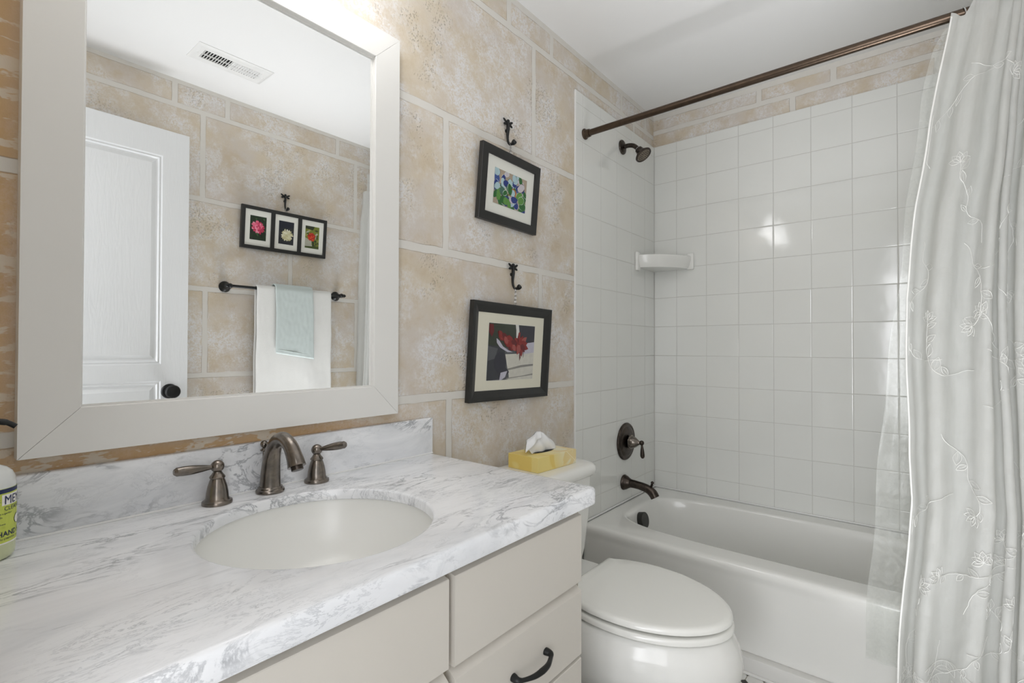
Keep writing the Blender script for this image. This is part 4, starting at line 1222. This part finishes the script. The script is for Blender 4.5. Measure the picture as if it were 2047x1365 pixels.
flower('white', 0.0, [(44, 46, 52), (34, 38, 50), (40, 44, 40), (30, 32, 36)], [(226, 222, 186), (240, 238, 214), (200, 194, 150), (214, 210, 176)], (.004, -.012), R0=.025, seed=4,
       leaves=lambda put: [put([(-.041, .061), (.041, .061), (.035, .030), (-.02, .026), (-.041, .0)], 1)])
flower('red', .1475, [(120, 130, 52), (70, 84, 38), (150, 150, 84), (52, 58, 40), (176, 176, 160)], [(206, 62, 40), (228, 84, 52), (180, 44, 32)], (-.004, .002), R0=.019, seed=6,
       leaves=lambda put: [put([(.1065, .061), (.16, .061), (.15, .040), (.1065, .046)], 3), put([(.1065, -.005), (.145, -.02), (.145, -.055), (.1065, -.058)], 4), put([(.15, .01), (.16, .01), (.158, -.055), (.150, -.055)], 3), put([(.1065, -.052), (.1885, -.046), (.1885, -.061), (.1065, -.061)], 1)])

def hook(x, ztop, y0, side, label, cp, n):
    """cast dragonfly hook: body, four wings, upturned tip. cp = chain end point on the picture"""
    s = -1 if side == 1 else 1
    t = thing('dragonfly_hook', label, 'hook', (x, y0, ztop-.05), 'dragonfly hooks')
    bm = new()
    Y = lambda d: y0+s*d
    pts = smooth_path([(x, Y(.009), ztop-.006), (x, Y(.010), ztop-.030), (x, Y(.008), ztop-.055), (x, Y(.010), ztop-.074), (x, Y(.018), ztop-.0865), (x+.002, Y(.029), ztop-.086), (x+.004, Y(.040), ztop-.078)], 6)
    m = len(pts)
    tube(bm, pts, [interp([(0, .0055), (.2, .0066), (.35, .0050), (.6, .0042), (.78, .0046), (.88, .0088), (.96, .0092), (1, .0060)], i/(m-1)) for i in range(m)], 12, flat=(1, .8))
    sphere(bm, (x, Y(.010), ztop-.004), .0062, 8)
    lathe(bm, (x, y0+s*.0002, ztop-.036), (0, s, 0), [(0, .006), (.010, .005)], n=12)
    obj('hook_body', bm, M_black_metal, t)
    for sg in (-1, 1):
        for a, L in ((.50, .025), (-.28, .021)):
            bm = new(); c, q = math.cos(a), math.sin(a)
            P_ = [(x+sg*(.003+L*c*k/6), Y(.010), ztop-.013+L*q*k/6) for k in range(7)]
            tube(bm, P_, [.002, .0030, .0040, .0046, .0046, .0040, .0022], 10, flat=(1, .55), up=(0, 1, 0))
            obj('wing', bm, M_black_metal, t)
    bm = new()
    for dx in (-.004, .004): chain(bm, (x+dx*.5, Y(.021), ztop-.082), (cp[0]+dx, cp[1], cp[2]), n)
    ch = obj('hanging_chain', bm, M_silver, t); ch['label'] = 'silver bead chain'
c1 = P1(0.0, h1/2-.004, -.016); c2 = P2(.010, h2/2-.004, -.017); c3 = P3(0, h3/2-.004, -.015)
hook(-1.2285, 1.9690, YW, 1, 'black dragonfly hook holding the sea glass picture', (c1.x, c1.y, c1.z), 8)
hook(-1.1985, 1.4720, YW, 1, 'black dragonfly hook holding the larger red flower picture', (c2.x, c2.y, c2.z), 10)
hook(-1.2485, 2.0040, YO, -1, 'black dragonfly hook above the triple flower frame, seen in the mirror', (c3.x, c3.y, c3.z), 5)

# ------------------------------------------------------------------ towel bar and towels on the opposite wall
BY_, BZ = YO+.068, 1.4760
tr_ = thing('towel_bar', 'black towel bar on the opposite wall, seen in the mirror', 'towel bar', (-1.245, YO, BZ))
bm = new(); tube(bm, [(-1.546, BY_, BZ), (-.9435, BY_, BZ)], .0075, 20); obj('bar', bm, M_black_metal, tr_)
for x, sg in ((-1.5465, -1), (-.9430, 1)):
    bm = new()
    lathe(bm, (x, YO+.0003, BZ), (0, 1, 0), [(0, .027), (.004, .0275), (.007, .024), (.010, .023), (.014, .019), (.020, .014), (.034, .010), (.048, .009), (.055, .011), (.0555, 0)], n=32)
    sphere(bm, (x, BY_, BZ), .0125, 12)
    lathe(bm, (x, BY_, BZ), (sg, 0, 0), [(.010, .006), (.014, .009), (.020, .009), (.026, .005), (.030, 0)], n=20)
    obj('bar_post', bm, M_black_metal, tr_)
def towel(name, x0, x1, zf0, zf1, zbk, th, m, label, rad, seed, wob=.006):
    """towel draped over the bar; zf0/zf1 bottom of the front at both ends"""
    bm = new(); NX = 36; rows = []
    for i in range(NX+1):
        u = i/NX; x = x0+(x1-x0)*u; zf = zf0+(zf1-zf0)*u
        path = []
        n1 = 34
        for k in range(n1+1):   # front side going up
            z = zf+(BZ-zf)*k/n1
            w = wob*(1-k/n1)*noise.noise(Vector((x*11, z*4, seed)))*2+.0015*noise.noise(Vector((x*60, z*40, seed)))
            path.append((BY_+rad+w+.003*(1-k/n1), z))
        for k in range(1, 9):
            a = PI*k/9; path.append((BY_+rad*math.cos(a), BZ+rad*math.sin(a)))
        for k in range(0, 13):
            z = BZ-(BZ-zbk)*k/12; path.append((BY_-rad+.002*noise.noise(Vector((x*12, z*5, seed+3))), z))
        xx = [x+.006*noise.noise(Vector((p[1]*5, seed, 1)))*(1 if i in (0, NX) else .6)+(u-.5)*.02*max(0, (BZ-p[1]))*.6 for p in path]
        rows.append([(a_, p[0], p[1]) for a_, p in zip(xx, path)])
    V = [[bm.verts.new(p) for p in r] for r in rows]
    for a, b in zip(V, V[1:]):
        for k in range(len(a)-1): bm.faces.new((a[k], b[k], b[k+1], a[k+1]))
    o = obj(name, bm, m, angle=180)
    md = o.modifiers.new('s', 'SOLIDIFY'); md.thickness = th; md.offset = 0
    o.modifiers.new('b', 'SUBSURF').levels = 1; o.modifiers['b'].render_levels = 1
    tag(o, label, 'towel', 'towels on the bar'); return o
tw = towel('bath_towel', -1.426, -1.016, .66, .66, .80, .008, M_towel_white, 'large white bath towel on the bar, seen in the mirror', .0135, 2.0, .005)
tw2 = towel('hand_towel', -1.336, -1.132, 1.146, 1.112, 1.22, .006, M_towel_blue, 'small pale blue-green hand towel draped over the white towel', .0300, 9.0, .002)
bm = new()
P_ = []
for k in range(21):
    u = k/20; x = -1.331+.196*u; z = 1.146-.034*u+.020
    P_.append((x, BY_+.0350, z))
tube(bm, P_, .0012, 6)
hm = obj('towel_hem', bm, M_towel_blue, tw2)

# ------------------------------------------------------------------ ceiling vent, seen in the mirror
cv = thing('ceiling_vent', 'white slotted metal air vent in the ceiling, seen in the mirror', 'air vent', (-1.648, -1.257, ZC))
vx0, vx1, vy0, vy1 = -1.800, -1.497, -1.332, -1.180
bm = new()
ix0, ix1, iy0, iy1 = vx0+.035, vx1-.035, vy0+.040, vy1-.040
loft(bm, [[(vx0+o_, vy0+o_, z), (vx1-o_, vy0+o_, z), (vx1-o_, vy1-o_, z), (vx0+o_, vy1-o_, z)] for o_, z in ((0, ZC-.0003), (0, ZC-.002), (.010, ZC-.007), (.016, ZC-.007))] +
     [[(ix0, iy0, ZC-.006), (ix1, iy0, ZC-.006), (ix1, iy1, ZC-.006), (ix0, iy1, ZC-.006)], [(ix0, iy0, ZC-.0006), (ix1, iy0, ZC-.0006), (ix1, iy1, ZC-.0006), (ix0, iy1, ZC-.0006)]], False, False)
obj('vent_plate', bm, M_vent, cv, angle=30)
bm = new(); f = bm.faces.new([bm.verts.new(p) for p in ((ix0, iy0, ZC-.0005), (ix1, iy0, ZC-.0005), (ix1, iy1, ZC-.0005), (ix0, iy1, ZC-.0005))]); obj('duct', bm, M_dark, cv, smooth=False)
bm = new(); ns = 22
for i in range(ns):
    x = ix0+(ix1-ix0)*(i+.5)/ns; tl_ = -.0040 if i < ns/2 else .0040
    a = [bm.verts.new(p) for p in ((x-tl_, iy0, ZC-.001), (x+tl_, iy0, ZC-.008), (x+tl_, iy1, ZC-.008), (x-tl_, iy1, ZC-.001))]; bm.faces.new(a)
box(bm, ((ix0+ix1)/2-.003, iy0, ZC-.008), ((ix0+ix1)/2+.003, iy1, ZC-.001)); box(bm, (ix0, (iy0+iy1)/2-.001, ZC-.008), (ix1, (iy0+iy1)/2+.001, ZC-.002))
lv = obj('louvers', bm, M_vent, cv, smooth=False); md = lv.modifiers.new('s', 'SOLIDIFY'); md.thickness = .0012
for x in (vx0+.018, vx1-.018):
    bm = new(); sphere(bm, (x, (vy0+vy1)/2, ZC-.0068), .0035, 8, (1, 1, .6)); obj('screw', bm, M_vent, cv)

# ------------------------------------------------------------------ lower everything so that the floor is at z = 0
for o in list(SC.objects):
    if o.parent is None and o.type in ('MESH', 'EMPTY'): o.location.z -= ZF
